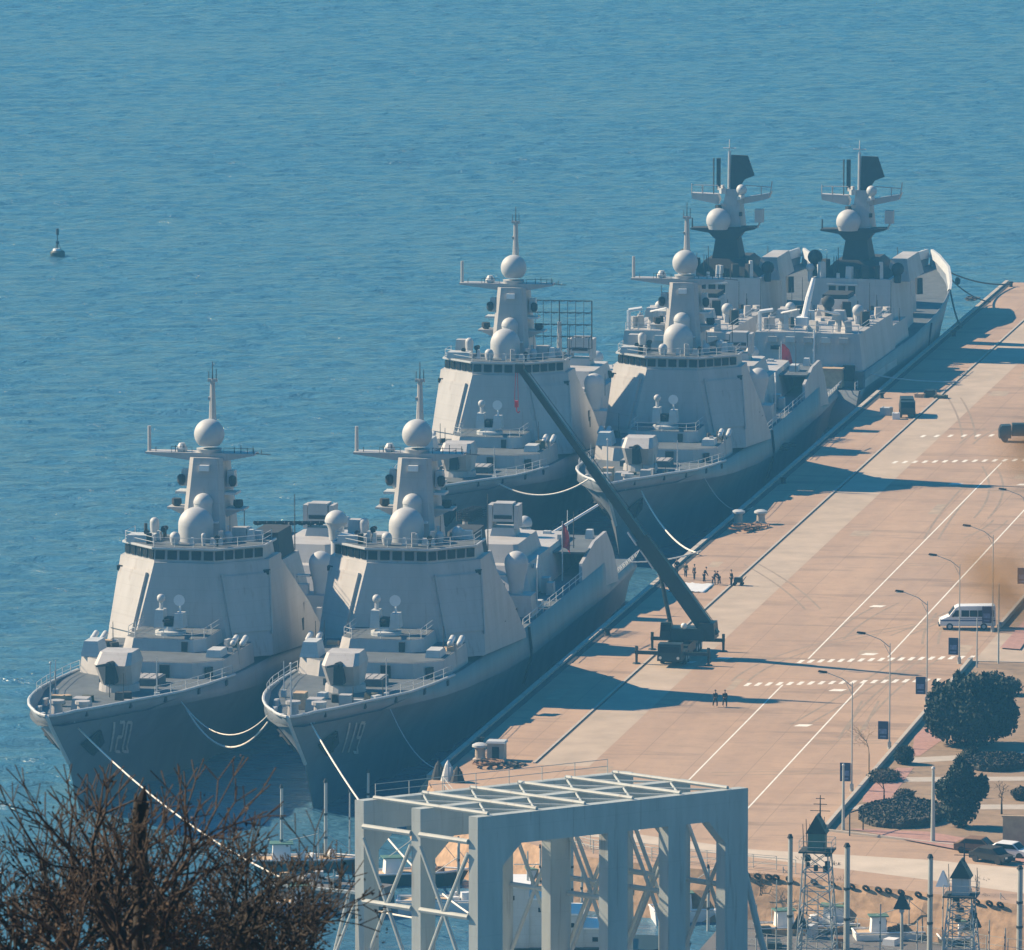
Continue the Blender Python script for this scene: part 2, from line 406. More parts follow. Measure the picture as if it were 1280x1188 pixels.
# repairs, tyre marks and drain covers on the quay
M['patch'] = mat('patched_concrete', (0.32, 0.255, 0.19), 0.9, var=0.2, scale=0.6)
M['skid'] = mat('tyre_darkened_concrete', (0.255, 0.20, 0.15), 0.9, var=0.2, scale=0.8)
rq = random.Random(31)
mb = MB()
for k in range(46):
    x = rq.uniform(2, 40); y = rq.uniform(-5, 430); w_ = rq.uniform(.6, 2.6); l_ = rq.uniform(1.5, 9)
    if 8 < x + w_ and x < 14.4: continue
    if any(abs(x + w_ / 2 - q) < w_ for q in (25.1, 33.25)): continue
    quad(mb, [(x, y), (x + w_, y), (x + w_, y + l_), (x, y + l_)], 3.0032)
tag(mb.build('concrete_repairs', M['patch']), kind='structure')
mb = MB()
for k in range(26):
    x = rq.uniform(15, 39); y = rq.uniform(-20, 330); a = rq.gauss(0, .12) + (0 if rq.random() < .75 else 1.4); L = rq.uniform(14, 60); cv = rq.gauss(0, .006)
    for off in (0, 1.7):
        p = Vector((x + off * math.cos(a), y - off * math.sin(a))); h_ = a; prev = None
        for i in range(16):
            n_ = Vector((math.cos(h_), -math.sin(h_))) * .13; cur = (p - n_, p + n_)
            if prev: quad(mb, [prev[0], prev[1], cur[1], cur[0]], 3.0055 + k * .00008)
            prev = cur; h_ += cv * L / 16; p = p + Vector((math.sin(h_), math.cos(h_))) * L / 16
            if not (1.5 < p.x < 41.5 and -25 < p.y < 436): break
tag(mb.build('tyre_marks', M['skid']), kind='structure')

# ------------------------------------------------------------------ garden beside the pier road
GX = 42.6
sheet('lawn', [(GX, -29), (62, -38), (140, -60), (140, 76), (GX, 76)], 3.13, M['lawn'])
sheet('lawn', [(GX, 99), (140, 103), (140, 380), (GX, 380)], 3.13, M['lawn'])
sheet('footpath', [(GX, 77.5), (140, 82), (140, 98), (GX, 97)], 3.006, M['strip'])
mb = MB()
mb.box(GX - .35, GX, -29, 76, 3.0, 3.62); mb.box(GX - .35, GX, 99, 380, 3.0, 3.62)
tag(mb.build('garden_kerb', M['curb']), kind='structure')
mb = MB()
mb.hexa([(GX, -29.3, 3), (62, -38.3, 3), (62, -38, 3), (GX, -29, 3), (GX, -29.3, 3.2), (62, -38.3, 3.2), (62, -38, 3.2), (GX, -29, 3.2)])
mb.box(GX, 140, 76, 76.3, 3, 3.2); mb.box(GX, 140, 98.7, 99, 3, 3.2)
tag(mb.build('garden_kerb', M['curb']), kind='structure')
def path(px, m, z=3.14): return sheet('garden_path', [tuple(G(*p, 3.13)[:2]) for p in px], z, m)
path([(1128, 955), (1300, 944), (1300, 939), (1128, 948)], M['curb'])
path([(1100, 978), (1300, 976), (1300, 971), (1110, 972)], M['curb'], 3.142)
path([(1060, 1012), (1300, 1012), (1300, 1006), (1075, 1006)], M['curb'], 3.144)
path([(1143, 920), (1162, 905), (1178, 925), (1150, 945), (1140, 945)], M['brick'], 3.146)
path([(1100, 975), (1122, 960), (1142, 960), (1110, 1003), (1078, 1003), (1080, 990)], M['brick'], 3.148)
path([(1250, 810), (1290, 765), (1290, 790), (1275, 812)], M['brick'], 3.15)
path([(1060, 1036), (1290, 1080), (1290, 1062), (1160, 1040)], M['brick'], 3.152)

# ------------------------------------------------------------------ foreground ground: hill below the camera and the near quay
mb = MB()
rows = [(-1400, 150), (-980, 141), (-860, 138), (-800, 134), (-700, 114), (-560, 72), (-400, 34), (-260, 6), (-200, -1), (-170, -5), (-160, -6)]
vs = []; nx = 40
for y, z in rows:
    for i in range(nx + 1):
        x = -300 + 900 * i / nx
        zz = z + (0 if abs(z) < 6 else rnd.uniform(-1, 1) * (0 if y < -620 else min(4, abs(z) * .05)))
        if y in (-860, -790) : zz = min(zz, z)
        vs.append((x, y, zz))
fs = [(j * (nx + 1) + i, j * (nx + 1) + i + 1, (j + 1) * (nx + 1) + i + 1, (j + 1) * (nx + 1) + i) for j in range(len(rows) - 1) for i in range(nx)]
mb.add(vs, fs)
tag(mb.build('hill', M['lawn']), kind='structure')

exec_order = []
# ------------------------------------------------------------------ destroyers
def ip(x, xs, ys): return float(np.interp(x, xs, ys))
def hbD(s): return ip(s, [7.4, 7.9, 9, 11, 14, 18, 24, 33, 45, 55, 140, 163], [0.12, .75, 1.6, 2.5, 3.6, 4.7, 6.0, 7.35, 8.15, 8.35, 8.35, 7.7])
def zD(s): return ip(s, [7.4, 10, 20, 33, 50, 60, 90, 141, 141.01, 163], [9.6, 9.75, 9.3, 8.35, 7.4, 7.1, 6.4, 6.4, 3.9, 3.5])
def zK(s): return ip(s, [8.6, 18, 25, 35, 56, 76, 93, 163], [8.5, 8.1, 7.6, 6.9, 5.2, 3.8, 3.0, 2.6])
def hbK(s): return hbD(max(7.4, s - 1.2)) * 0.97 if s < 30 else hbD(s - 1.2 * max(0, (45 - s) / 15)) * .97 + min(.42, (s - 30) * .03)
def hbM(s): return ip(s, [15.5, 22, 32, 45, 60, 80, 150, 163], [0.05, 1.3, 3.3, 5.6, 7.1, 7.8, 7.7, 7.0])
def zM(s): return ip(s, [15.5, 60, 163], [3.6, 2.0, 0.8])
def hbW(s): return ip(s, [19.5, 32, 46, 60, 80, 140, 163], [0.05, 2.2, 4.7, 6.4, 7.3, 7.3, 6.5])
HROWS = [(20.5, lambda s: -5.0, lambda s: hbW(s) * .9), (19.5, lambda s: -1.5, hbW), (15.5, zM, hbM), (8.6, zK, hbK), (7.4, zD, hbD)]
HL = 163.0
def hull_u(s, z):                    # half breadth of the hull at a height
    pts = [(zf(s), hf(s)) for s0, zf, hf in HROWS if s > s0]
    if s < 19.5: pts = [(ip(s, [7.4, 8.6, 15.5, 19.5], [9.6, 8.5, 3.6, -1.5]), 0.0)] + pts
    return float(np.interp(z, [p[0] for p in pts], [p[1] for p in pts]))
def hull_mesh():
    N = 84; mb = MB(); vs = []
    ts = [(i / N) ** 1.5 for i in range(N + 1)]
    # put a pair of columns at the flight deck step
    for s0, zf, hf in HROWS:
        for t in ts:
            s = s0 + (HL - s0) * t
            vs.append((hf(s), s, zf(s)))
    fs = []
    W = N + 1; nr = len(HROWS)
    for r in range(nr - 1):
        for i in range(N):
            fs.append((r * W + i, r * W + i + 1, (r + 1) * W + i + 1, (r + 1) * W + i))
    n0 = len(vs)
    vs2 = [(-x, y, z) for x, y, z in vs]
    fs2 = [tuple(reversed([k + n0 for k in f])) for f in fs]
    tr_ = [tuple(r * W + N for r in range(nr)) + tuple(n0 + r * W + N for r in reversed(range(nr)))]
    stem = [(r * W, n0 + r * W, n0 + (r + 1) * W, (r + 1) * W) for r in range(nr - 1)]
    mb.add(vs + vs2, fs + fs2 + tr_ + stem)
    return mb
def deck_mesh():
    mb = MB(); ss = [8.6, 9.5, 11, 13, 16, 20, 24, 28, 34, 42, 55, 70, 90, 110, 141]
    dr = lambda s: ip(s, [0, 24, 32, 40], [1.25, 1.2, .5, .12])
    vs = []
    for s in ss: z = zD(min(s, 140.9)) - dr(s); h = hbD(s) - .06; vs += [(-h, s, z), (h, s, z)]
    mb.add(vs, [(2 * i, 2 * i + 1, 2 * i + 3, 2 * i + 2) for i in range(len(ss) - 1)])
    vs = []
    ss = [141, 150, 162.9]
    for s in ss: z = zD(max(s, 141.1)) - .1; h = hbD(s) - .06; vs += [(-h, s, z), (h, s, z)]
    mb.add(vs, [(2 * i, 2 * i + 1, 2 * i + 3, 2 * i + 2) for i in range(len(ss) - 1)])
    mb.add([(-8.2, 141, 3.7), (8.2, 141, 3.7), (8.2, 141, 6.3), (-8.2, 141, 6.3)], [(0, 1, 2, 3)])
    return mb
OFF = (0, 0, 1.5)                    # a ship's Empty floats at the waterline, 1.5 m below the quay level datum
def sp(mb, name, m, par, smooth=False):
    top = par.parent is None
    return mb.build(name, m, par, smooth, OFF if top else None)
def octo(hf, sf, hs, sc, sb):        # plan: narrow front, 45 degree corners, flat sides
    return [(-hf, sf), (hf, sf), (hs, sc), (hs, sb), (-hs, sb), (-hs, sc)]
def panel_on(p0, p1, q0, q1, a, b, c, d, off, th):
    """slab on the wall quad p0(bottom left) p1(bottom right) q0(top left) q1(top right); a..b across, c..d up"""
    P = lambda u, v: (Vector(p0) * (1 - u) + Vector(p1) * u) * (1 - v) + (Vector(q0) * (1 - u) + Vector(q1) * u) * v
    n = (Vector(p1) - Vector(p0)).cross(Vector(q0) - Vector(p0)).normalized()
    b_ = [P(a, c), P(b, c), P(b, d), P(a, d)]
    m_ = MB(); m_.hexa([v + n * off for v in b_] + [v + n * (off + th) for v in b_]); return m_

def digit_strokes(ch):
    S = {'1': [((.5, 0), (.5, 1))], '9': [((.9, .0), (.9, 1)), ((.1, 1), (.9, 1)), ((.1, .5), (.1, 1)), ((.1, .5), (.9, .5)), ((.15, 0), (.9, 0))],
         '2': [((.1, 1), (.9, 1)), ((.9, .5), (.9, 1)), ((.1, .5), (.9, .5)), ((.1, 0), (.1, .5)), ((.1, 0), (.9, 0))],
         '0': [((.1, 0), (.1, 1)), ((.9, 0), (.9, 1)), ((.1, 1), (.9, 1)), ((.1, 0), (.9, 0))]}
    return S[ch]
def hull_number(text, par):
    mb = MB(); th = .085
    def P(a, v):
        s = 23.3 + 5.4 * a - 5.6 * v; z = 3.6 - .85 * a + 3.9 * v
        return (hull_u(s, z) + .06, s, z)
    for k, ch in enumerate(text):
        a0 = k * .36
        for (p, q) in digit_strokes(ch):
            p = (a0 + p[0] * .27, p[1]); q = (a0 + q[0] * .27, q[1])
            up_ = abs(q[1] - p[1]) > .1; n = 6
            for i in range(n):
                t0, t1 = i / n, (i + 1) / n
                pa = (p[0] + (q[0] - p[0]) * t0, p[1] + (q[1] - p[1]) * t0); pb = (p[0] + (q[0] - p[0]) * t1, p[1] + (q[1] - p[1]) * t1)
                if up_: qd = [P(pa[0] - th * .5, pa[1]), P(pa[0] + th * .5, pa[1]), P(pb[0] + th * .5, pb[1]), P(pb[0] - th * .5, pb[1])]
                else: qd = [P(pa[0], pa[1] - .05), P(pb[0], pb[1] - .05), P(pb[0], pb[1] + .05), P(pa[0], pa[1] + .05)]
                mb.add(qd, [(0, 1, 2, 3)])
    o = sp(mb, 'hull_number', M['num'], par)
    sol = o.modifiers.new('thick', 'SOLIDIFY'); sol.thickness = .03; sol.offset = 0
    o['label'] = 'pale painted number %s on the bow' % text
    return o

def make_destroyer():
    root = empty('destroyer')
    h = sp(hull_mesh(), 'hull', M['hull'], root, True)
    for e in h.data.edges:
        p, q = h.data.vertices[e.vertices[0]].co, h.data.vertices[e.vertices[1]].co
        if p.y > 24 and abs(p.z - zK(p.y)) < .02 and abs(q.z - zK(q.y)) < .02: e.use_edge_sharp = True
    h.modifiers.new('w', 'SOLIDIFY').thickness = 0.12
    # boot topping strip along the waterline and bulwark rim, coloured pale for its sunlit edge
    for sg in (-1, 1):
        rim = MB()
        ss = [7.4, 7.9, 8.4, 9, 10, 11, 12.5, 14, 16, 18, 21, 26, 32, 40, 50]
        rim.tube([(sg * hbD(s), s, zD(s) + .02) for s in ss], .15, 6)
        sp(rim, 'bulwark_rail', M['pale'], root)
    stem = MB(); stem.tube([(0, 7.4, 9.6), (0, 8.6, 8.5), (0, 12, 6.1), (0, 15.4, 3.7)], .2, 6)
    sp(stem, 'stem_lit_edge', M['pale'], root)  # pale strip painted as the sunlit line down the stem
    sp(deck_mesh(), 'deck', M['deck'], root)
    # anchors, each a dark patch painted for the shade in its pocket
    for sg in (1, -1):
        a = MB(); pk = [(15.0, 5.6), (20.0, 3.7), (19.8, 5.1), (16.4, 6.9)]
        a.hexa([(sg * (hull_u(p, q) + .02), p, q) for p, q in pk] + [(sg * (hull_u(p, q) + .25), p, q) for p, q in pk])
        a.tube([(sg * (hull_u(17, 6.2) + .3), 17, 6.2), (sg * (hull_u(19.3, 4.4) + .3), 19.3, 4.4)], .2)
        sp(a, 'anchor_pocket_shade', M['dark'], root)
    # scuppers / fairleads
    for s in (12, 20, 28, 37, 46):
        b = MB(); u = hull_u(s, zD(s) - .5)
        b.box(u - .1, u + .14, s, s + .7, zD(s) - .75, zD(s) - .2); sp(b, 'fairlead', M['dark'], root)
    # foredeck gear
    r_ = random.Random(3)
    js = MB(); js.cone((0, 8.8, 8.3), (0, 8.8, 14.6), .11, .06, 6); js.ball((0, 8.8, 14.6), .14, nu=8, nv=5); sp(js, 'jackstaff', M['pale'], root)
    for (u, s) in ((-1.3, 16), (1.3, 16)):
        b = MB(); b.cone((u, s, 8.1), (u, s, 9.5), .6, .5, 12); b.cone((u, s, 9.5), (u, s, 9.8), .75, .75, 12); sp(b, 'capstan', M['navy'], root)
    for (u, s) in ((-1.6, 11.5), (1.6, 11.5), (-3.4, 17), (3.4, 17), (-4.9, 25), (4.9, 25)):
        b = MB(); z = zD(s) - 1.2
        for d in (-.35, .35): b.cone((u, s + d, z), (u, s + d, z + .7), .2, .25, 8)
        b.box(u - .3, u + .3, s - .8, s + .8, z, z + .12); sp(b, 'bollard', M['pale'], root)
    b = MB(); b.box(-.9, .9, 19.5, 21.5, 7.9, 9.4, .15, .15); sp(b, 'windlass', M['navy'], root)
    b = MB(); b.box(-2.6, -1.4, 22, 23.6, 7.7, 9.6); sp(b, 'deck_locker', M['sand'], root)
    b = MB(); b.box(1.6, 2.8, 24, 25.2, 7.6, 9.2); sp(b, 'deck_locker', M['navy'], root)
    for sg in (-1, 1):
        b = MB()
        p = [(sg * (hbD(s) - .25), s, zD(s)) for s in (26, 30, 34, 38, 42, 46, 50)]
        for q in p: b.cone(q, (q[0], q[1], q[2] + 1.0), .04, .04, 5)
        for dz in (.5, 1.0): b.tube([(q[0], q[1], q[2] + dz) for q in p], .03, 5)
        sp(b, 'guard_rail', M['pale'], root)
    for u, s, hh in ((5.2, 30, 3.8), (-5.2, 30, 3.2)):
        b = MB(); b.cone((u, s, 8), (u, s, 8.3 + hh), .09, .05, 6); b.box(u - .25, u + .25, s - .25, s + .25, 7.9, 8.6); sp(b, 'deck_post', M['pale'], root)
    # gun turret
    t = sp(MB().prism([(-1.2, 33.6), (1.2, 33.6), (1.6, 34.2), (1.6, 37), (-1.6, 37), (-1.6, 34.2)],
                      [(-1.45, 31.9), (1.45, 31.9), (1.9, 32.6), (1.9, 37.4), (-1.9, 37.4), (-1.9, 32.6)], 8.6, 10.8).prism([(-1.45, 31.9), (1.45, 31.9), (1.9, 32.6), (1.9, 37.4), (-1.9, 37.4), (-1.9, 32.6)],
                      [(-1.3, 33.6), (1.3, 33.6), (1.65, 34.0), (1.65, 36.8), (-1.65, 36.8), (-1.65, 34.0)], 10.801, 11.9), 'gun_turret', M['navy'], root)
    b = MB(); b.cone((0, 32.6, 10.9), (0, 26.4, 11.6), .17, .11, 8); b.cone((0, 33.6, 10.75), (0, 30.9, 11.0), .42, .34, 10); b.box(-.5, .5, 31.5, 33, 9.0, 10.9, .05, .02); b.build('gun_barrel', M['dark'], t)
    b = MB(); b.cone((0, 35.2, 7.6), (0, 35.2, 8.6), 2.1, 2.0, 20); b.build('turret_ring', M['navy'], t)
    # missile cell deck
    b = MB(); b.box(-3.0, 3.0, 38.6, 42.2, 7.7, 8.5); v = sp(b, 'missile_cell_block', M['deck'], root)
    for i in range(8):
        for j in range(4):
            c = MB(); x = -2.8 + i * .71; y = 38.8 + j * .85; c.box(x, x + .58, y, y + .68, 8.5, 8.57); c.build('cell_hatch', M['navy'], v)
    # 01 level in front of the bridge
    b = MB(); b.prism(octo(5.0, 45.6, 7.6, 48.2, 61), octo(4.8, 45.9, 7.4, 48.4, 61), 7.0, 9.1); lo = sp(b, 'lower_deckhouse', M['navy'], root)
    b = MB(); b.prism(octo(4.7, 46.0, 7.3, 48.5, 60.9), octo(4.7, 46.0, 7.3, 48.5, 60.9), 9.1, 9.14); b.build('dimmed_roof_deck', M['deck'], lo)  # dark sheet laid on so the sunlit roof does not glow
    b = MB(); b.prism(octo(3.3, 52.6, 4.5, 53.8, 62), octo(3.1, 52.9, 4.2, 54.1, 62), 9.0, 10.4); up_ = sp(b, 'forward_deckhouse', M['navy'], root)
    b = MB(); b.prism(octo(3.0, 53.0, 4.1, 54.2, 61.9), octo(3.0, 53.0, 4.1, 54.2, 61.9), 10.4, 10.44); b.build('dimmed_roof_deck', M['deck'], up_)  # same dark sheet, dimming this roof by colour
    b = MB(); b.box(1.5, 2.5, 45.5, 45.75, 7.5, 8.9); b.build('door', M['dark'], lo)
    b = MB(); b.box(-1.4, -.6, 45.5, 45.75, 7.9, 8.6); b.build('vent', M['dark'], lo)
    b = MB(); b.cbox((6.3, 46.9, 7.3), (.9, .14, 1.3), R(45)); b.build('door', M['dark'], lo)
    b = MB(); b.box(2.0, 2.6, 52.55, 52.8, 9.2, 10.2); b.build('door', M['dark'], up_)
    b = MB()
    for hf, s0_, hs, sc, z in ((3.0, 53.1, 4.0, 54.2, 10.4),):
        pl = [(-hs, sc + 7), (-hs, sc + 3), (-hs, sc), (-hf, s0_), (0, s0_), (hf, s0_), (hs, sc), (hs, sc + 3), (hs, sc + 7)]
        for dz in (.5, 1.0): b.tube([(x, y, z + dz) for x, y in pl], .03, 5)
        for x, y in pl: b.cone((x, y, z), (x, y, z + 1), .04, .04, 5)
    sp(b, 'guard_rail', M['pale'], root)
    b = MB(); b.box(-7.3, -5.3, 47.6, 51.0, 9.15, 10.7, .3, .3); sp(b, 'liferaft_locker', M['pale'], root)
    b = MB(); b.box(-4.2, -2.6, 47.4, 49.0, 9.15, 10.0, .1, .1); sp(b, 'ventilation_box', M['pale'], root)
    b = MB(); b.box(5.3, 6.9, 49.6, 52.4, 9.15, 9.9, .1, .1); sp(b, 'ventilation_box', M['pale'], root)
    # close-in gun
    g = sp(MB().lathe((0, 56.0, 10.42), [(1.6, 0), (1.6, .4), (1.1, .5), (1.0, .9)], 16), 'close_in_gun', M['pale'], root)
    b = MB(); b.box(-1.55, -.5, 55.1, 57.0, 11.2, 13.0, .1, .2); b.build('gun_housing', M['pale'], g)
    b = MB(); b.box(.5, 1.55, 55.1, 57.0, 11.2, 12.7, .1, .2); b.build('gun_housing', M['pale'], g)
    b = MB(); b.box(-.5, .5, 55.4, 56.8, 11.2, 12.2); b.build('gun_cradle', M['dark'], g)
    b = MB(); b.cone((0, 55.5, 11.9), (0, 53.2, 12.2), .2, .15, 8); b.build('gun_barrels', M['dark'], g)
    b = MB(); b.cone((-1.0, 56.1, 13.0), (-1.0, 56.1, 13.8), .22, .2, 8); b.ball((-1.0, 56.1, 14.1), .45, nu=12, nv=8); b.build('tracking_dome', M['dome'], g, True)
    b = MB(); b.cone((1.0, 56.1, 12.7), (1.0, 56.1, 13.6), .1, .1, 8); b.cone((1.0, 55.7, 14.0), (1.0, 56.0, 14.0), .6, .5, 14); b.build('tracking_dish', M['white'], g)
    # decoy launchers on a post by the rail
    for sg in (1, -1):
        b = MB(); b.cone((sg * 7.4, 55.0, 6.8), (sg * 7.4, 55.0, 9.9), .22, .16, 8); d = sp(b, 'satcom_post', M['navy'], root)
        for k in (-.7, .7):
            c = MB(); c.cone((sg * 7.4 + k * .7, 54.6, 9.9), (sg * 7.4 + k * .7, 56.2, 10.3), .3, .3, 10); c.ball((sg * 7.4 + k * .7, 54.6, 9.9), .3, nu=10, nv=8); c.build('pod', M['pale'], d, True)
    # main deckhouse
    lo_ = octo(5.3, 60.1, 8.9, 63.7, 72); hi_ = octo(3.1, 61.5, 7.9, 66.2, 71.4)
    b = MB(); b.prism(lo_, hi_, 7.4, 17.0); tw = sp(b, 'deckhouse', M['navy'], root)
    z0, z1 = 7.4, 17.0
    for sg in (1, -1):
        A = (sg * 5.3, 60.1, z0); B = (sg * 8.9, 63.7, z0); C = (sg * 3.1, 61.5, z1); E_ = (sg * 7.9, 66.2, z1)
        if sg > 0: p = panel_on(A, B, C, E_, .14, .97, .26, .86, .0, .16)
        else: p = panel_on(B, A, E_, C, .04, .88, .24, .88, .0, .16)
        o = p.build('radar_array', M['navy'], tw)
        # proud frame round the array face
        for (a, b2, c, d) in (((.10, .13, .22, .88), (.97, .995, .22, .88)) if sg > 0 else ((.10, .13, .24, .88),)):
            if sg > 0: fr2 = panel_on(A, B, C, E_, a, b2, c, d, .0, .26)
            else: fr2 = panel_on(B, A, E_, C, 1 - b2, 1 - a, c, d, .0, .30)
            fr2.build('array_frame', M['navy'], tw)
        c = MB(); c.box(sg * 7.7 - .4, sg * 7.7 + .4, 65.4, 66.1, 15.5, 16.0); c.build('vent_opening', M['dark'], tw)
    # flush side behind the corner, falling away to the boat deck
    b = MB()
    prof = [(63.6, 7.3), (66.2, 17.0), (71.0, 16.6), (73.5, 15.2), (82.3, 10.2), (84, 8.9), (88.0, 6.2), (88, 5.6)]
    n = len(prof)
    def hw(z): return 8.72 - .072 * (z - 5.6)
    vs = [(-hw(z), y, z) for y, z in prof] + [(hw(z), y, z) for y, z in prof]
    b.add(vs, [tuple(range(n)), tuple(reversed(range(n, 2 * n)))] + [(i, n + i, n + (i + 1) % n, (i + 1) % n) for i in range(n)])
    sp(b, 'side_plating', M['navy'], root)
    for i, (s, z, l) in enumerate(((72.5, 15.6, 1.3), (74.6, 14.3, 1.0), (78, 12.4, 1.6), (81, 10.8, 1.0))):
        b = MB(); b.box(6.2, 7.4, s, s + l, z - .3, z + .9); sp(b, 'deck_locker', M['pale'] if i % 2 else M['navy'], root)
    # bridge
    b = MB(); b.prism(octo(3.2, 61.8, 7.4, 66.0, 70.8), octo(3.1, 62.0, 7.2, 66.1, 70.6), 17.0, 18.35); br = sp(b, 'bridge', M['navy'], root)
    rf = MB(); rf.prism(octo(3.35, 61.5, 7.6, 65.8, 71), octo(3.35, 61.5, 7.6, 65.8, 71), 18.36, 18.56); rf.build('roof', M['pale'], br)
    rf = MB(); rf.prism(octo(3.2, 61.7, 7.4, 65.9, 70.9), octo(3.2, 61.7, 7.4, 65.9, 70.9), 18.56, 18.6); rf.build('dimmed_roof_deck', M['deck'], br)  # dark colour keeps the bridge top from showing bright in the sun
    def panes(P0, P1, n):
        P0, P1 = Vector(P0), Vector(P1); d = P1 - P0; nrm = Vector((d.y, -d.x)).normalized()
        if nrm.y > 0.1: nrm = -nrm
        for k in range(n):
            a = P0 + d * ((k + .12) / n); c = P0 + d * ((k + .88) / n); o = .06
            pts = [a + nrm * -.05, c + nrm * -.05, c + nrm * o, a + nrm * o]
            m_ = MB(); m_.hexa([(p.x, p.y, 17.3) for p in pts] + [(p.x, p.y + .08, 18.2) for p in pts]); m_.build('window', M['glass'], br)
    panes((-3.2, 61.8), (3.2, 61.8), 5); panes((3.2, 61.8), (7.4, 66.0), 5); panes((-7.4, 66.0), (-3.2, 61.8), 5)
    b = MB(); b.box(-6.9, -4.0, 64.6, 67.0, 18.56, 19.3, .1, .1); b.build('roof_box', M['pale'], br)
    # bridge roof equipment
    b = MB(); b.lathe((0, 66.8, 18.5), [(1.75, 0), (1.82, 1.2), (1.82, 1.8)], 24); b.ball((0, 66.8, 20.3), 1.82, nu=24, nv=10, zmin=0.0); sp(b, 'main_radome', M['dome'], root, True)
    b = MB(); b.lathe((0, 70.0, 18.5), [(1.0, 0), (1.0, 3.6)], 16); b.ball((0, 70.0, 22.1), 1.05, nu=16, nv=8, zmin=0.0); sp(b, 'small_radome', M['dome'], root, True)
    for (u, s, r, hgt) in ((-1.4, 63.5, .55, 1.3), (1.7, 63.3, .25, 1.7), (-4.6, 67.6, .5, 2.6), (4.9, 69.4, .6, 1.2), (3.6, 66.2, .45, 1.2)):
        b = MB(); b.lathe((u, s, 18.5), [(r * .7, 0), (r, hgt * .5), (r, hgt * .7)], 12); b.ball((u, s, 18.5 + hgt * .7), r, nu=12, nv=6, zmin=0.0); sp(b, 'antenna_dome', M['dome'], root, True)
    for (u, s, dx, dy, dz, mm) in ((-5.6, 68.6, 1.7, 1.6, 2.0, 'navy'), (4.4, 68.2, 1.7, 1.4, 1.5, 'navy'), (5.4, 69.6, 2.2, 1.0, 1.0, 'pale'), (-2.9, 64.6, .5, .5, 1.2, 'pale'), (0.4, 63.6, .5, .4, .9, 'pale'), (2.8, 64.3, 1.4, .6, .8, 'pale'), (5.6, 67.9, .8, .8, 1.3, 'pale'), (-3.9, 66.4, .5, .6, 1.1, 'pale')):
        b = MB(); b.cbox((u, s, 18.5), (dx, dy, dz), 0, .12, .1); sp(b, 'equipment_box', M[mm], root)
    b = MB()
    pl = [(-7.3, 70), (-7.3, 66), (-3.2, 61.8), (-1, 61.8), (1, 61.8), (3.2, 61.8), (5.2, 63.8), (7.3, 66), (7.3, 70)]
    for dz in (.5, 1.0): b.tube([(x, y, 18.55 + dz) for x, y in pl], .03, 5)
    for x, y in pl: b.cone((x, y, 18.55), (x, y, 19.55), .04, .04, 5)
    sp(b, 'roof_rail', M['pale'], root)
    rb = random.Random(21)
    for i in range(22):
        u = rb.uniform(-6.6, 6.6); s = rb.uniform(62.6, 69.5)
        if abs(u) < 2.1 and 64.5 < s < 69: continue
        if s < 61.9 + max(0, abs(u) - 3.0) + .5: continue
        b = MB(); k = rb.random()
        if k < .5: b.cbox((u, s, 18.6), (rb.uniform(.2, .6), rb.uniform(.2, .6), rb.uniform(.5, 1.5)), rb.uniform(0, 1)); sp(b, 'deck_fitting', M[rb.choice(['dark', 'navy', 'pale', 'dark'])], root)
        elif k < .8: b.cone((u, s, 18.6), (u, s, 18.6 + rb.uniform(1.4, 3.0)), .06, .04, 5); sp(b, 'whip_antenna', M['dark'], root)
        else: b.cone((u, s, 18.6), (u, s, 19.3), .12, .1, 6); b.cone((u, s - .3, 19.5), (u, s + .2, 19.5), .28, .25, 8); sp(b, 'signal_lamp', M['dark'], root)
    # mast
    def sq(h, y0, y1, k=.5): return [(-h + k, y0), (h - k, y0), (h, y0 + k), (h, y1 - k), (h - k, y1), (-h + k, y1), (-h, y1 - k), (-h, y0 + k)]
    b = MB(); b.prism(sq(2.5, 69.3, 76.2), sq(1.75, 70.9, 75.0), 17.0, 26.7); mast = sp(b, 'mast', M['navy'], root)
    for sg in (1, -1):
        b = MB(); b.cbox((sg * 2.45, 72.5, 23.6), (.9, 1.3, 1.7), 0, .1, .1); e = b.build('jammer_array', M['pale'], mast)
        b = MB(); b.cbox((sg * 2.5, 72.0, 22.9), (1.5, 2.2, .25)); b.build('platform', M['pale'], mast)
        b = MB(); b.lathe((sg * 2.75, 71.6, 23.75), [(.25, 0), (.42, .3), (.42, .9), (.2, 1.1)], 10); b.build('jammer_pod', M['dark'], mast)
        b = MB(); b.cbox((sg * 3.0, 72.0, 21.3), (2.2, 2.4, .2)); b.hexa([(sg * 1.9, 71, 20.5), (sg * 2.1, 71, 20.5), (sg * 2.1, 73, 20.5), (sg * 1.9, 73, 20.5), (sg * 1.9, 71, 21.3), (sg * 3.8, 71, 21.3), (sg * 3.8, 73, 21.3), (sg * 1.9, 73, 21.3)]); b.build('platform', M['navy'], mast)
        b = MB(); b.lathe((sg * 3.3, 71.8, 21.5), [(.3, 0), (.55, .25), (.5, .8)], 10); b.build('antenna_drum', M['dark'], mast)
    b = MB(); b.cbox((0, 69.6, 20.1), (3.4, .5, .18)); b.build('ledge', M['white'], mast)
    b = MB(); b.box(-.5, .5, 70.3, 70.75, 25.4, 26.0); b.build('mast_lamp', M['white'], mast)
    y0, y1 = 71.6, 73.8
    b = MB()
    b.front([(-6.6, 27.1), (-6.6, 26.9), (-2.0, 26.35), (2.0, 26.35), (5.0, 26.95), (5.0, 27.15)], y0, y1)
    b.cone((-6.4, 72.6, 27.0), (-6.4, 72.6, 29.7), .2, .18, 8)
    yd = b.build('yardarm', M['navy'], mast)
    b = MB(); b.tube([(4.9, 72.6, 27.1), (6.6, 72.6, 27.0)], .05); b.build('yard_tip', M['dark'], mast)
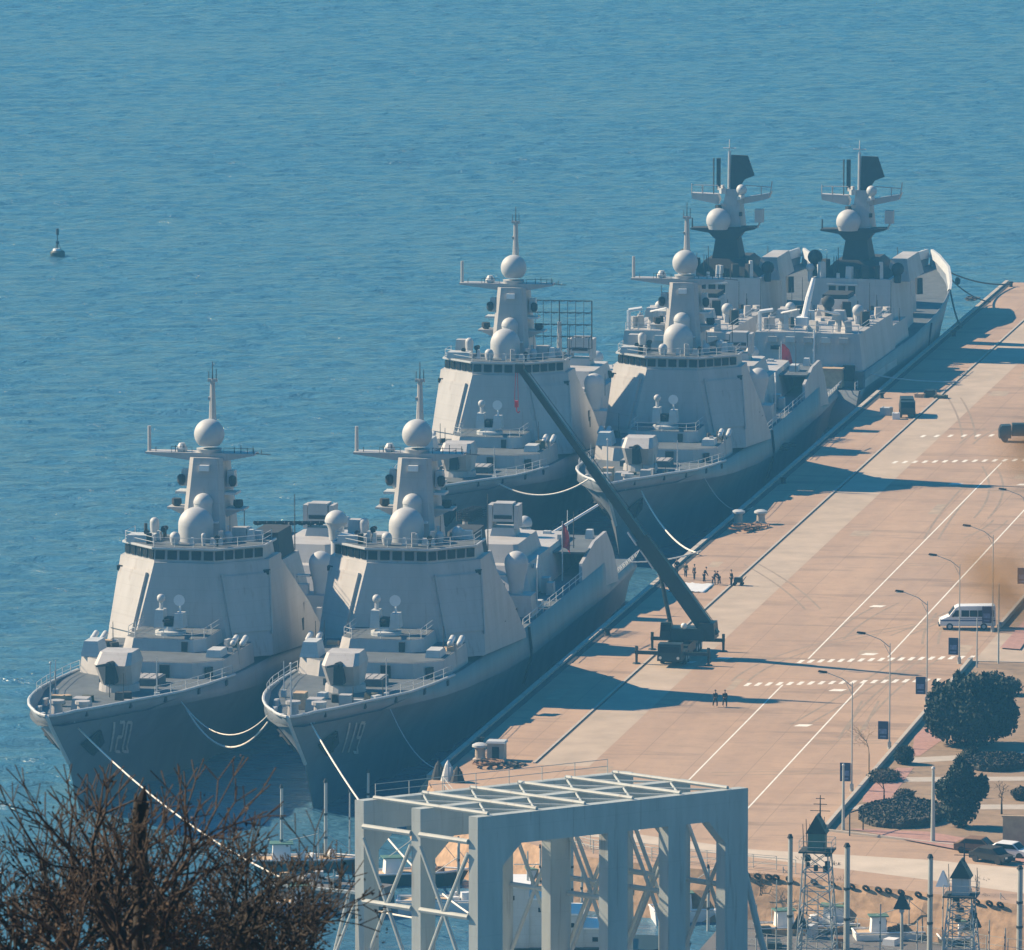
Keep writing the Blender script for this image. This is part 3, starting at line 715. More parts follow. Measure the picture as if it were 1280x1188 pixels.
    for x, hh in ((-5.6, .5), (-3.5, .7), (-2.6, .8), (2.8, .7), (3.5, .9), (4.2, .6), (4.8, .8), (5.7, .5)):
        b = MB(); b.cone((x, 72.2, 27.05), (x, 72.2, 27.1 + hh), .05, .04, 5); b.build('yard_antenna', M['dark'], mast)
    for x0, x1 in ((-3.8, -1.6), (1.8, 5.0)):
        b = MB(); b.tube([(x0, 71.7, 27.0), (x0, 71.7, 27.7), (x1, 71.7, 27.7), (x1, 71.7, 27.0)], .03); b.build('yard_rail', M['dark'], mast)
    b = MB(); b.lathe((-2.9, 72.6, 27.1), [(.5, 0), (.6, .35), (.3, .9)], 10); b.build('navigation_radar', M['pale'], mast)
    b = MB(); b.lathe((0, 72.7, 27.0), [(1.15, 0), (1.35, .5)], 20); b.ball((0, 72.7, 29.0), 1.58, nu=28, nv=18, zmin=-.75); b.build('mast_radome', M['dome'], mast, True)
    b = MB(); b.lathe((0, 74.2, 30.2), [(.42, 0), (.32, 2.0), (.25, 4.4)], 8); b.box(-.5, .5, 74.0, 74.4, 34.3, 34.6); b.box(-.45, .1, 74.0, 74.4, 32.4, 32.7)
    b.build('pole_mast', M['navy'], mast)
    for du, r_0, hh in ((0, .07, 36.4), (-.4, .05, 35.4), (.4, .05, 35.6)):
        b = MB(); b.cone((du, 74.2, 34.5), (du, 74.2, hh), r_0, .04, 5); b.build('whip_antenna', M['dark'], mast)
    # funnel
    b = MB(); b.prism(sq(3.4, 92.5, 106), sq(2.0, 95.0, 104.5), 6.2, 12.5); fn = sp(b, 'funnel', M['navy'], root)
    b = MB(); b.prism(sq(1.75, 96.0, 103.5, .3), sq(1.45, 96.6, 103, .3), 12.5, 15.4); b.build('funnel_cap', M['dark'], fn)
    b = MB(); b.cone((-1.9, 95.5, 12), (-1.9, 95.5, 18.2), .07, .05, 5); b.build('whip_antenna', M['dark'], fn)
    b = MB(); b.cone((1.6, 104, 12), (1.6, 104, 18.6), .07, .05, 5); b.build('whip_antenna', M['dark'], fn)
    # dome columns either side
    for sg in (1, -1):
        b = MB(); b.lathe((sg * 5.6, 99.2, 8.6), [(.75, 0), (.85, 1.2), (1.2, 2.6), (1.3, 3.3)], 18); b.ball((sg * 5.6, 99.2, 11.9), 1.3, nu=18, nv=8, zmin=0.0); c = sp(b, 'dome_column', M['dome'], root, True)
        b = MB(); b.box(sg * 5.6 - 2.1, sg * 5.6 + 2.1, 97.4, 101, 6.3, 8.6, .25, .2); sp(b, 'dome_pedestal', M['navy'], root)
        b = MB(); b.box(sg * 5.6 - 2.6, sg * 5.6 - 1.2, 98, 99, 8.6, 9.7); b.box(sg * 5.6 - 2.5, sg * 5.6 - 2.3, 98.2, 98.9, 9.6, 10.6); b.box(sg * 5.6 - 2.5, sg * 5.6 - 1.0, 98.2, 99, 10.5, 10.7); b.build('ladder_rack', M['pale'], c)
        b = MB(); b.cone((sg * 7.6, 100.5, 6.4), (sg * 7.6, 100.5, 11.2), .12, .08, 6); b.tube([(sg * 7.6, 100.5, 11.2), (sg * 7.0, 104.5, 12.0)], .08); sp(b, 'boat_davit', M['pale'], root)
    for i in range(9):
        b = MB(); u = r_.uniform(3.5, 7.4); s = r_.uniform(90, 119); b.cbox((u, s, 6.3), (r_.uniform(.5, 1.2), r_.uniform(.6, 1.6), r_.uniform(.7, 1.8)), 0, .05, .05); sp(b, 'deck_locker', M[r_.choice(['pale', 'navy', 'dark', 'navy'])], root)
    # rails along the boat deck
    for sg in (-1, 1):
        b = MB()
        p = [(sg * 8.2, s, 6.4) for s in range(89, 126, 4)]
        for q in p: b.cone(q, (q[0], q[1], q[2] + 1.0), .05, .05, 5)
        for dz in (.5, 1.0): b.tube([(q[0], q[1], q[2] + dz) for q in p], .04, 5)
        sp(b, 'guard_rail', M['pale'], root)
    # hose / drain down the side
    b = MB(); b.tube([(hull_u(91, 6.3) + .1, 91, 6.3), (hull_u(92, 4) + .14, 91.6, 4), (hull_u(92, 2.8) + .1, 91.8, 2.6), (hull_u(92, 0) + .2, 91.8, 0)], .16); sp(b, 'side_pipe', M['dark'], root)
    # aft superstructure
    b = MB(); b.prism(sq(5.0, 110, 141, .8), sq(4.2, 112, 140, .8), 6.3, 9.7); af = sp(b, 'aft_deckhouse', M['navy'], root)
    b = MB(); b.prism(sq(3.2, 114, 128, .5), sq(2.8, 115, 127, .5), 9.7, 11.6); b.build('upper_house', M['navy'], af)
    for sg in (1, -1):
        b = MB(); n = 5
        prof = [(124.5, 6.0), (125.4, 8.2), (134, 9.5), (141.5, 9.6), (144.8, 7.2), (147, 4.2), (147, 3.2), (124.5, 5.0)]
        n = len(prof); vs = [(sg * (8.72 - .07 * z), y, z) for y, z in prof] + [(sg * (8.72 - .07 * z - .35), y, z) for y, z in prof]
        b.add(vs, [tuple(range(n)), tuple(reversed(range(n, 2 * n)))] + [(i, n + i, n + (i + 1) % n, (i + 1) % n) for i in range(n)])
        sp(b, 'hangar_side', M['navy'], root)
    b = MB(); b.box(-8.0, 8.0, 128, 141.5, 8.9, 9.1); sp(b, 'hangar_roof', M['deck'], root)
    b = MB(); b.box(-8, 8, 139.0, 139.3, 3.7, 8.9); sp(b, 'hangar_door', M['navy'], root)
    b = MB(); b.box(-1.4, 1.4, 121.3, 124.6, 11.6, 12.5, .2, .2); b.box(-1.7, -1.2, 121.6, 124, 12.4, 15.0); b.box(1.2, 1.7, 121.6, 124, 12.4, 15.0); b.box(-1.15, 1.15, 121.4, 123.8, 13.2, 15.2, .1, .1); sp(b, 'missile_launcher', M['navy'], root)
    b = MB(); b.box(-1.0, 1.0, 121.36, 121.4, 13.5, 13.9); sp(b, 'launcher_slot', M['dark'], root)
    b = MB(); b.lathe((0, 134.8, 9.1), [(.9, 0), (.7, 1.6)], 12); b.ball((0, 134.8, 11.2), .85, nu=14, nv=8, zmin=-.4); sp(b, 'aft_radome', M['dome'], root, True)
    for (u, s, z, dx, dy, dz) in ((3.6, 131, 9.1, 1.4, 1.8, 1.0), (5.8, 133, 9.1, 1.2, 2.4, .8), (-3, 130, 9.1, 2, 2, 1.2), (6.6, 139, 9.1, .9, 1.2, 1.0), (2, 137.8, 9.1, 1, 1, .9)):
        b = MB(); b.cbox((u, s, z), (dx, dy, dz), 0, .1, .1); sp(b, 'equipment_box', M['pale'], root)
    b = MB(); b.cone((6.2, 131, 9.1), (6.2, 131, 13.2), .07, .04, 5); sp(b, 'whip_antenna', M['dark'], root)
    for sg in (-1, 1):
        b = MB()
        p = [(sg * 7.7, s, 3.6) for s in range(149, 164, 2)]
        for q in p: b.cone(q, (q[0] + sg * .5, q[1], q[2] + .9), .05, .05, 5)
        b.tube([(q[0] + sg * .5, q[1], q[2] + .9) for q in p], .05, 5)
        b.tube([(q[0] + sg * .25, q[1], q[2] + .45) for q in p], .03, 5)
        sp(b, 'flight_deck_net', M['pale'], root)
    b = MB(); b.cone((0, 162, 3.5), (0, 162, 9), .07, .05, 5); sp(b, 'ensign_staff', M['pale'], root)
    return root
def flag_on(root, u, s, zt, zb, cloth):
    b = MB(); b.cone((u, s, zb), (u, s, zt), .09, .06, 6); p = sp(b, 'flagpole', M['pale'], root)
    b = MB(); n = 10; vs = []
    H, Wd = cloth
    for j in range(9):
        for i in range(n + 1):
            t = i / n; dz = H * j / 8
            x = u + .05 + Wd * t * (.55 + .45 * j / 8) * (1 if j < 6 else .9); y = s + .22 * math.sin(7 * t + j * .5) * (t + .1)
            vs.append((x, y, zt - .3 - dz - .8 * t * t))
    b.add(vs, [(j * (n + 1) + i, j * (n + 1) + i + 1, (j + 1) * (n + 1) + i + 1, (j + 1) * (n + 1) + i) for j in range(8) for i in range(n)])
    f = b.build('flag', M['red'], p, 'all'); f.modifiers.new('t', 'SOLIDIFY').thickness = .02
def air_search(root, rz, u, s, z0, w_, h_):
    b = MB(); b.cone((u, s, z0 - 3.2), (u, s, z0 + h_ * .55), .42, .25, 8); m_ = sp(b, 'aft_mast', M['navy'], root)
    ca, sa = math.cos(rz), math.sin(rz)
    b = MB(); P = lambda a, z, d=0.0: (u + ca * a - sa * d, s + sa * a + ca * d, z0 + z)
    for k in range(5): b.tube([P(-w_ / 2, h_ * k / 4), P(w_ / 2, h_ * k / 4)], .05, 5)
    for k in range(9): b.tube([P(-w_ / 2 + w_ * k / 8, 0), P(-w_ / 2 + w_ * k / 8, h_)], .04 if k % 4 else .09, 5)
    for i in range(8):
        for k in range(5): b.tube([P(-w_ / 2 + w_ * (i + .5) / 8, h_ * k / 4, -.1), P(-w_ / 2 + w_ * (i + .5) / 8, h_ * k / 4, -1.6)], .05, 4); b.tube([P(-w_ / 2 + w_ * (i + .1) / 8, h_ * k / 4 + .0, -.9), P(-w_ / 2 + w_ * (i + .9) / 8, h_ * k / 4, -.9)], .04, 4)
    b.build('lattice_radar', M['dark'], m_)

ship_group = 'grey destroyers moored along the pier'
d1 = make_destroyer()
ships = [d1] + [copy_tree(d1) for _ in range(3)]
poses = [(-12.7, -19.9, 0.0, 1.0), (-36.01, -23.57, -1.58, 1.0), (-11.5, 154.2, 0.6, .93), (-32.3, 144.9, -0.3, .93)]
labels = ['grey destroyer numbered 119 on its bow, nearest the pier in the front pair',
          'grey destroyer with faint 120 on its bow, outermost at far left behind bare branches',
          'grey destroyer against the pier just behind the crane boom, second along the quay edge',
          'grey destroyer outboard of the second pair with a wide lattice radar behind its mast']
for r, (x, y, a, k), lb in zip(ships, poses, labels):
    r.location = (x, y, -1.5); r.rotation_euler = (0, 0, R(a)); r.scale = (1, k, 1)
    tag(r, lb, 'warship', ship_group)
for k, sh_ in enumerate(ships):
    rk = random.Random(100 + k)
    for ch in list(sh_.children):
        nm = ch.name.split('.')[0]
        if nm in ('deck_fitting', 'deck_locker', 'equipment_box', 'whip_antenna') and rk.random() < .28: bpy.data.objects.remove(ch)
    for i in range(22):
        z_ = rk.choice([0, 1, 2])
        if z_ == 0: u = rk.uniform(-6.2, 6.2); sv = rk.uniform(24, 32); zz = zD(sv) - 1.0; u *= hbD(sv) / 8.5
        elif z_ == 1: u = rk.uniform(-6, 6); sv = rk.uniform(108, 138); zz = 9.0 if abs(u) > 4.2 or sv > 128 else 9.6
        else: u = rk.choice([-1, 1]) * rk.uniform(5.6, 7.0); sv = rk.uniform(51, 58); zz = 9.1
        b = MB()
        if rk.random() < .7: b.cbox((u, sv, zz), (rk.uniform(.3, 1.1), rk.uniform(.3, 1.3), rk.uniform(.4, 1.3)), rk.uniform(0, 1.5), .04, .04); sp(b, 'deck_locker', M[rk.choice(['pale', 'dark', 'navy', 'sand', 'camo'])], sh_)
        else: b.cone((u, sv, zz), (u, sv, zz + rk.uniform(1.5, 3.4)), .06, .035, 5); sp(b, 'whip_antenna', M['dark'], sh_)
    for i in range(7):       # vents, doors and lockers on the sides of the deckhouse
        sv = rk.uniform(66, 84); zz = rk.uniform(7.2, 9.6); uu = 8.62 - .072 * (zz - 5.6)
        if zz > 16.6 - (sv - 71) * .55: continue
        b = MB(); b.box(uu - .05, uu + .07, sv, sv + rk.choice([.7, 1.1]), zz, zz + rk.choice([.5, 1.7])); sp(b, 'side_door' if i % 2 else 'side_vent', M['dark'] if i % 3 else M['navy'], sh_)
hull_number('119', ships[0]); hull_number('120', ships[1])
flag_on(ships[0], 6.0, 125, 12.9, 6, (2.6, 1.0)); flag_on(ships[2], 3.0, 141, 12.0, 5, (3.0, 1.8))
air_search(ships[0], R(80), -2.4, 112, 14.8, 5, 1.0)
air_search(ships[1], R(12), 0, 108, 14.8, 7.6, .25)
air_search(ships[2], R(80), -2.0, 112, 14.0, 5, 1.0)
air_search(ships[3], R(2), 1.2, 99, 16.3, 8.2, 6.0)
# a tall second dome column only on the outboard front ship
b = MB(); b.cone((4.2, 112.5, 9.4), (4.2, 112.5, 12.6), .6, .6, 10); b.cone((4.9, 112.5, 7), (4.9, 112.5, 12), .25, .25, 8); b.lathe((4.2, 112.5, 12.6), [(.8, 0), (.9, 1.2), (1.25, 1.9)], 16); b.ball((4.2, 112.5, 14.5), 1.3, nu=16, nv=8, zmin=0.0); sp(b, 'satellite_dome', M['dome'], ships[1], True)

# ------------------------------------------------------------------ older frigates, seen from astern
def make_frigate():
    root = empty('frigate')
    L = 122.0
    def hb(s): return ip(s, [0, 20, 80, 100, 110, 118, 122], [7.4, 7.9, 7.9, 6.6, 4.6, 1.9, .12])
    def zd(s): return ip(s, [0, 19.9, 20, 60, 90, 122], [3.4, 3.4, 5.6, 5.8, 7.2, 10.2])
    def hw_(s): return ip(s, [0, 70, 90, 105, 112, 122], [6.8, 7.4, 6.0, 2.6, .05, .02])
    ss = [16.5, 17.5, 18.5, 19.9, 20, 30, 45, 60, 75, 85, 92, 98, 103, 108, 112, 115, 118, 120, 122]
    vs = []; nr = 4
    for s in ss:
        z = zd(s); w0 = hw_(s); w1 = hb(s)
        vs += [(w0 * .85, min(s, 112), -5), (w0, min(s, 113), -1.5), (w0 * .45 + w1 * .55, min(s, 118), -1.5 + (z + 1.5) * .55), (w1, s, z)]
    fs = [(nr * i + j, nr * i + j + 1, nr * (i + 1) + j + 1, nr * (i + 1) + j) for i in range(len(ss) - 1) for j in range(nr - 1)]
    n0 = len(vs); b = MB()
    b.add(vs + [(-x, y, z) for x, y, z in vs], fs + [tuple(reversed([k + n0 for k in f])) for f in fs] + [(0, 1, 2, 3, n0 + 3, n0 + 2, n0 + 1, n0)])
    h = sp(b, 'hull', M['hull'], root, True); h.modifiers.new('w', 'SOLIDIFY').thickness = .15
    b = MB(); vs = []
    for s in ss: vs += [(-hb(s) + .05, s, zd(s) - .1 - (1.1 if s > 95 else 0)), (hb(s) - .05, s, zd(s) - .1 - (1.1 if s > 95 else 0))]
    b.add(vs, [(2 * i, 2 * i + 1, 2 * i + 3, 2 * i + 2) for i in range(len(ss) - 1)]); sp(b, 'deck', M['deck'], root)
    # solid bow bulwark, pale colour stands in for sun on its inner face
    for sg in (1, -1):
        b = MB(); sB = [98, 101, 104, 107, 110, 113, 116, 118, 120, 121.6]; vs = []
        for s in sB: vs += [(sg * hb(s), s, zd(s) - .2), (sg * (hb(s) + .25), s, zd(s) + ip(s, [98, 104, 122], [.1, .9, 1.0])), (sg * (hb(s) - .1), s, zd(s) + ip(s, [98, 104, 122], [.1, .9, 1.0])), (sg * (hb(s) - .35), s, zd(s) - .2)]
        b.add(vs, [(4 * i + j, 4 * i + (j + 1) % 4, 4 * (i + 1) + (j + 1) % 4, 4 * (i + 1) + j) for i in range(len(sB) - 1) for j in range(4)])
        sp(b, 'bow_bulwark', M['pale'], root)
    # hangar
    b = MB(); b.prism([(-8.0, 20), (8.0, 20), (8.0, 46), (-8.0, 46)], [(-7.0, 21.0), (7.0, 21.0), (7.2, 46), (-7.2, 46)], 3.4, 10.4); hg = sp(b, 'hangar', M['navy'], root)
    b = MB()
    for k in range(7): b.box(-5.6 + k * 1.75, -5.5 + k * 1.75, 20.0 + .6, 20.9, 3.6, 9.0)
    b.build('hangar_door', M['navy'], hg)
    b = MB(); b.cone((1.0, 20.2, 3.5), (1.0, 20.6, 10.9), .16, .14, 6); b.build('hangar_pipe', M['white'], hg)
    b = MB(); b.box(5.0, 6.6, 19.9, 20.3, 4.2, 6.3); b.build('door', M['dark'], hg)
    b = MB(); b.box(-4.8, -3.6, 20.25, 20.6, 8.2, 8.7); b.build('vent', M['dark'], hg)
    b = MB(); b.box(2.6, 5.2, 18.0, 20.2, 3.5, 5.9, .1, .1); b.box(2.5, 5.3, 17.9, 20.2, 5.9, 6.1); sp(b, 'flight_control_booth', M['sand'], root)
    # davit arms and guns on the hangar roof
    for sg in (-1, 1):
        b = MB(); b.cone((sg * 3.8, 24, 10.3), (sg * 3.8, 24, 12.0), .7, .5, 10); b.box(sg * 3.8 - .9, sg * 3.8 + .9, 23.2, 25, 12.0, 13.2, .2, .2); g_ = sp(b, 'twin_gun_mount', M['navy'], root)
        b = MB(); b.cone((sg * 3.8 - .2, 23.5, 12.7), (sg * 3.8 - 2.6 * sg, 20.5, 13.6), .14, .09, 6); b.cone((sg * 3.8 + .3, 23.5, 12.7), (sg * 3.8 + .3 - 2.6 * sg, 20.5, 13.6), .14, .09, 6); b.build('gun_barrels', M['white'], g_)
    b = MB(); b.tube([(-6.6, 22, 10.4), (-6.6, 22, 13.0), (-4.8, 22, 13.3)], .28); sp(b, 'boat_davit', M['white'], root)
    b = MB(); b.tube([(-2.2, 30, 10.5), (-1.6, 31, 14.0), (-1.1, 32, 16.5)], [.45, .42, .28], 8); b.box(-3.0, -1.4, 29, 31, 10.4, 11.5); sp(b, 'canvas_covered_arm', M['white'], root)
    r_ = random.Random(11)
    for i in range(64):
        b = MB(); u = r_.uniform(-6.6, 6.6); s = r_.uniform(22, 58); z = 10.4 if s < 46 else 8.4
        b.cbox((u, s, z), (r_.uniform(.3, 1.5), r_.uniform(.4, 1.8), r_.uniform(.4, 2.3)), r_.uniform(0, 1), .08, .08); sp(b, 'deck_locker', M[r_.choice(['navy', 'pale', 'dark', 'navy', 'navy'])], root)
    b = MB(); b.box(-7.3, 7.3, 46, 60, 5.4, 8.4, .4, 0); sp(b, 'midships_house', M['navy'], root)
    b = MB(); b.prism([(-2.4, 41), (2.4, 41), (2.4, 49), (-2.4, 49)], [(-1.9, 42), (1.9, 42), (1.9, 48), (-1.9, 48)], 10.2, 12.6); fn = sp(b, 'funnel', M['navy'], root)
    b = MB(); b.box(-1.7, 1.7, 42.3, 47.7, 12.6, 13.2); b.build('funnel_cap', M['dark'], fn)
    for (u, s, z, hh) in ((-5.5, 40, 10.4, 4), (5.5, 38, 10.4, 5), (6.4, 50, 8.4, 6), (-6.2, 52, 8.4, 6), (2.5, 33, 10.4, 2.6), (-.4, 26, 10.4, 2.2)):
        b = MB(); b.cone((u, s, z), (u, s, z + hh), .08, .04, 5); sp(b, 'whip_antenna', M['dark'], root)
    for (u, s, z, r) in ((4.8, 33, 12.0, .8), (-4.8, 35, 12.0, .7), (0, 37, 12.6, .9), (-6, 57, 15.0, .6), (5.9, 58.5, 14.9, .9)):
        b = MB(); b.cone((u, s, z - 1.7), (u, s, z), r * .5, r * .6, 10); b.ball((u, s, z + .2), r, nu=14, nv=8); sp(b, 'director_radome', M['dome'] if r < .85 else M['dark'], root, True)
    b = MB()
    pl = [(-6.9, 46), (-6.9, 21.3), (6.9, 21.3), (6.9, 46)]
    for z in (.5, 1.0): b.tube([(x, y, 10.4 + z) for x, y in pl], .04, 5)
    for k in range(9): b.cone((-6.9 + k * 1.72, 21.3, 10.4), (-6.9 + k * 1.72, 21.3, 11.4), .05, .05, 5)
    sp(b, 'roof_rail', M['pale'], root)
    for k in range(5):
        b = MB(); x = -5.2 + k * 2.4; b.box(x, x + 1.2, 20.3, 20.75, 9.2, 9.9); sp(b, 'wall_locker', M['pale'] if k % 2 else M['navy'], root)
    # bridge house
    b = MB(); b.prism([(-6.0, 55), (6.0, 55), (6.0, 72), (-6.0, 72)], [(-5.3, 56), (5.3, 56), (5.3, 71), (-5.3, 71)], 5.6, 13.9); bh = sp(b, 'bridge_house', M['navy'], root)
    for k in range(3):
        c = MB(); x = -3.2 + k * 1.35; c.box(x, x + .95, 55.75, 56.05, 11.2, 12.9); c.build('window', M['glass'], bh)
    c = MB(); c.box(-3.5, .8, 55.6, 55.9, 13.0, 13.25); c.build('sill', M['pale'], bh)
    b = MB(); b.prism([(-4.9, 57), (4.9, 57), (4.9, 69), (-4.9, 69)], [(-2.6, 58.5), (2.6, 58.5), (2.6, 67), (-2.6, 67)], 13.9, 16.2); sp(b, 'mast_base', M['dark'], root)
    b = MB(); b.prism([(-1.9, 58.7), (1.9, 58.7), (1.9, 63.5), (-1.9, 63.5)], [(-1.35, 59.2), (1.35, 59.2), (1.35, 62.5), (-1.35, 62.5)], 16.2, 19.8); ml = sp(b, 'lower_mast', M['dark'], root)
    b = MB(); b.front([(-5.0, 20.3), (-5.0, 20.1), (-2.4, 19.7), (-1.6, 18.9), (1.6, 18.9), (2.4, 19.9), (4.0, 20.3), (4.0, 20.6)], 59.0, 61.5)
    b.cone((-4.9, 60, 20.2), (-4.9, 60, 21.6), .12, .1, 6); b.build('lower_yard', M['dark'], ml)
    b = MB(); b.cone((4.2, 60, 20.4), (4.9, 60, 22.0), .12, .12, 6); b.box(3.9, 5.0, 59.4, 60.8, 21.2, 23.0); b.build('direction_finder', M['navy'], ml)
    b = MB(); b.prism([(-1.3, 59.4), (1.9, 59.4), (1.9, 64.5), (-1.3, 64.5)], [(-.3, 60.8), (1.5, 60.8), (1.5, 63), (-.3, 63)], 19.8, 25.6); um = sp(b, 'upper_mast', M['navy'], root)
    for k in range(12): b = MB(); z = r_.uniform(20, 25.5); b.cbox((r_.choice([-1.0, 1.9]) + r_.uniform(-.4, .4), 60.2 + r_.uniform(-.3, .8), z), (r_.uniform(.3, .8), .6, r_.uniform(.3, .8)), r_.uniform(0, 1)); b.build('mast_fitting', M[r_.choice(['dark', 'pale', 'navy'])], um)
    b = MB(); b.lathe((-1.1, 59.2, 20.2), [(1.35, 0), (1.65, .9)], 20); b.ball((-1.1, 59.2, 21.4), 1.7, nu=24, nv=14, zmin=-.3); b.build('radome', M['dome'], um, True)
    b = MB(); b.front([(-5.2, 25.0), (-5.0, 24.2), (-1.4, 23.5), (-1.2, 24.2), (-1.5, 24.9), (-5, 25)], 60.5, 62); b.front([(1.2, 23.4), (5.6, 24.4), (6.0, 25.4), (5.6, 25.1), (1.2, 24.3)], 60.5, 62)
    b.tube([(-5.1, 60.6, 25.0), (-5.1, 60.6, 26.3)], .09); b.tube([(-5.1, 60.6, 26.1), (-1.4, 60.6, 26.1)], .05); b.tube([(-3.6, 60.6, 25), (-3.6, 60.6, 26.1)], .12)
    b.tube([(5.9, 60.6, 25.3), (6.1, 60.6, 26.8)], .09); b.tube([(2.4, 60.6, 26.2), (5.9, 60.6, 26.0)], .07); b.tube([(4.6, 60.6, 24.6), (4.6, 60.6, 26.0)], .09)
    b.build('upper_yard', M['navy'], um)
    b = MB(); b.ball((1.9, 60.4, 25.6), .75, nu=12, nv=8); b.build('small_dome', M['pale'], um, True)
    b = MB(); b.cone((0, 61.5, 23.5), (0, 61.5, 30.8), .28, .2, 8); b.cone((0, 61.5, 30.8), (0, 61.5, 32.4), .08, .06, 5); b.tube([(-.9, 61.5, 31.2), (.9, 61.5, 31.2)], .07); b.build('pole_mast', M['pale'], um)
    b = MB(); b.add([(.25, 60.9, 25.6), (.35, 60.9, 30.3), (2.5, 61.4, 30.2), (3.4, 61.8, 27.4), (2.1, 61.4, 26.9), (1.3, 61.1, 25.6), (.25, 61.5, 25.6), (.35, 61.5, 30.3), (2.5, 61.9, 30.2), (3.4, 62.3, 27.4), (2.1, 62.0, 26.9), (1.3, 61.7, 25.6)],
                    [(0, 1, 2, 3, 4, 5), (11, 10, 9, 8, 7, 6), (0, 6, 7, 1), (1, 7, 8, 2), (2, 8, 9, 3), (3, 9, 10, 4), (4, 10, 11, 5), (5, 11, 6, 0)])
    b.build('air_search_radar', M['dark'], um)
    b = MB(); b.box(-1.7, -1.2, 60.9, 61.4, 25.6, 29.8); b.cone((-2.1, 61, 24.2), (-2.1, 61, 29.8), .08, .12, 5); b.build('back_antenna', M['dark'], um)
    b = MB(); b.cone((-5.6, 58.5, 13.9), (-5.6, 58.5, 15.6), .35, .25, 8); b.ball((-5.6, 58.5, 16.5), 1.05, nu=14, nv=8); sp(b, 'fire_control_radar', M['dark'], root, True)
    for i in range(44):
        q = i % 3
        if q == 0: u = r_.uniform(-5.2, 5.2); s = r_.uniform(56.2, 70); z = 13.9
        elif q == 1: u = r_.uniform(-7.2, 7.2); s = r_.uniform(46, 56); z = 8.4
        else: u = r_.uniform(-4.5, 5.5); s = r_.uniform(74, 98); z = 6.2 + (s - 74) * .06
        if q == 0 and abs(u) < 4.6 and 57.5 < s < 69: s = 56.6
        b = MB(); k = r_.random()
        if k < .6: b.cbox((u, s, z), (r_.uniform(.3, 1.2), r_.uniform(.3, 1.2), r_.uniform(.5, 2.6)), r_.uniform(0, 1), .05, .05); sp(b, 'deck_fitting', M[r_.choice(['dark', 'navy', 'pale', 'dark'])], root)
        else: b.cone((u, s, z), (u, s, z + r_.uniform(1.5, 4.5)), .09, .05, 5); sp(b, 'whip_antenna', M['dark'], root)
    b = MB(); b.prism([(3.6, 62), (7.0, 62), (7.0, 74), (3.6, 74)], [(4.2, 63), (6.4, 63), (6.4, 73), (4.2, 73)], 13.0, 16.0); sp(b, 'signal_house', M['navy'], root)
    b = MB(); b.box(2.6, 5.0, 76, 80, 7, 14.6, .3, .3); sp(b, 'forward_tower', M['navy'], root)
    b = MB(); b.box(-2.0, 3.0, 84, 90, 7, 11.4, .5, .5); sp(b, 'forward_gun', M['navy'], root)
    for sg in (-1, 1):
        b = MB()
        p = [(sg * 7.2, s, 3.4) for s in range(17, 20, 2)]
        for q in p: b.cone(q, (q[0], q[1], q[2] + 1.0), .06, .06, 5)
        for dz in (.5, 1.0): b.tube([(q[0], q[1], q[2] + dz) for q in p], .04, 5)
        sp(b, 'guard_rail', M['pale'], root)
    b = MB(); b.tube([(8.1, 74, 6.0), (7.6, 74, 2.0), (7.2, 74, -1)], .16); sp(b, 'side_pipe', M['dark'], root)
    b = MB(); b.tube([(7.3, 88, 7.0), (6.6, 88, 3.0), (6.2, 88, 0)], .16); sp(b, 'side_pipe', M['dark'], root)
    return root
f5 = make_frigate()
f6 = copy_tree(f5)
f5.location = (-10.6, 288.0, -1.5); f5.rotation_euler = (0, 0, R(-1.6))
f6.location = (-27.8, 286.5, -1.5); f6.rotation_euler = (0, 0, R(-1.0))
tag(f5, 'grey frigate seen from astern at the far end, alongside the pier', 'warship', 'frigates at the far end of the pier')
tag(f6, 'grey frigate outboard of the far one, mostly hidden behind the radomes of a destroyer', 'warship', 'frigates at the far end of the pier')

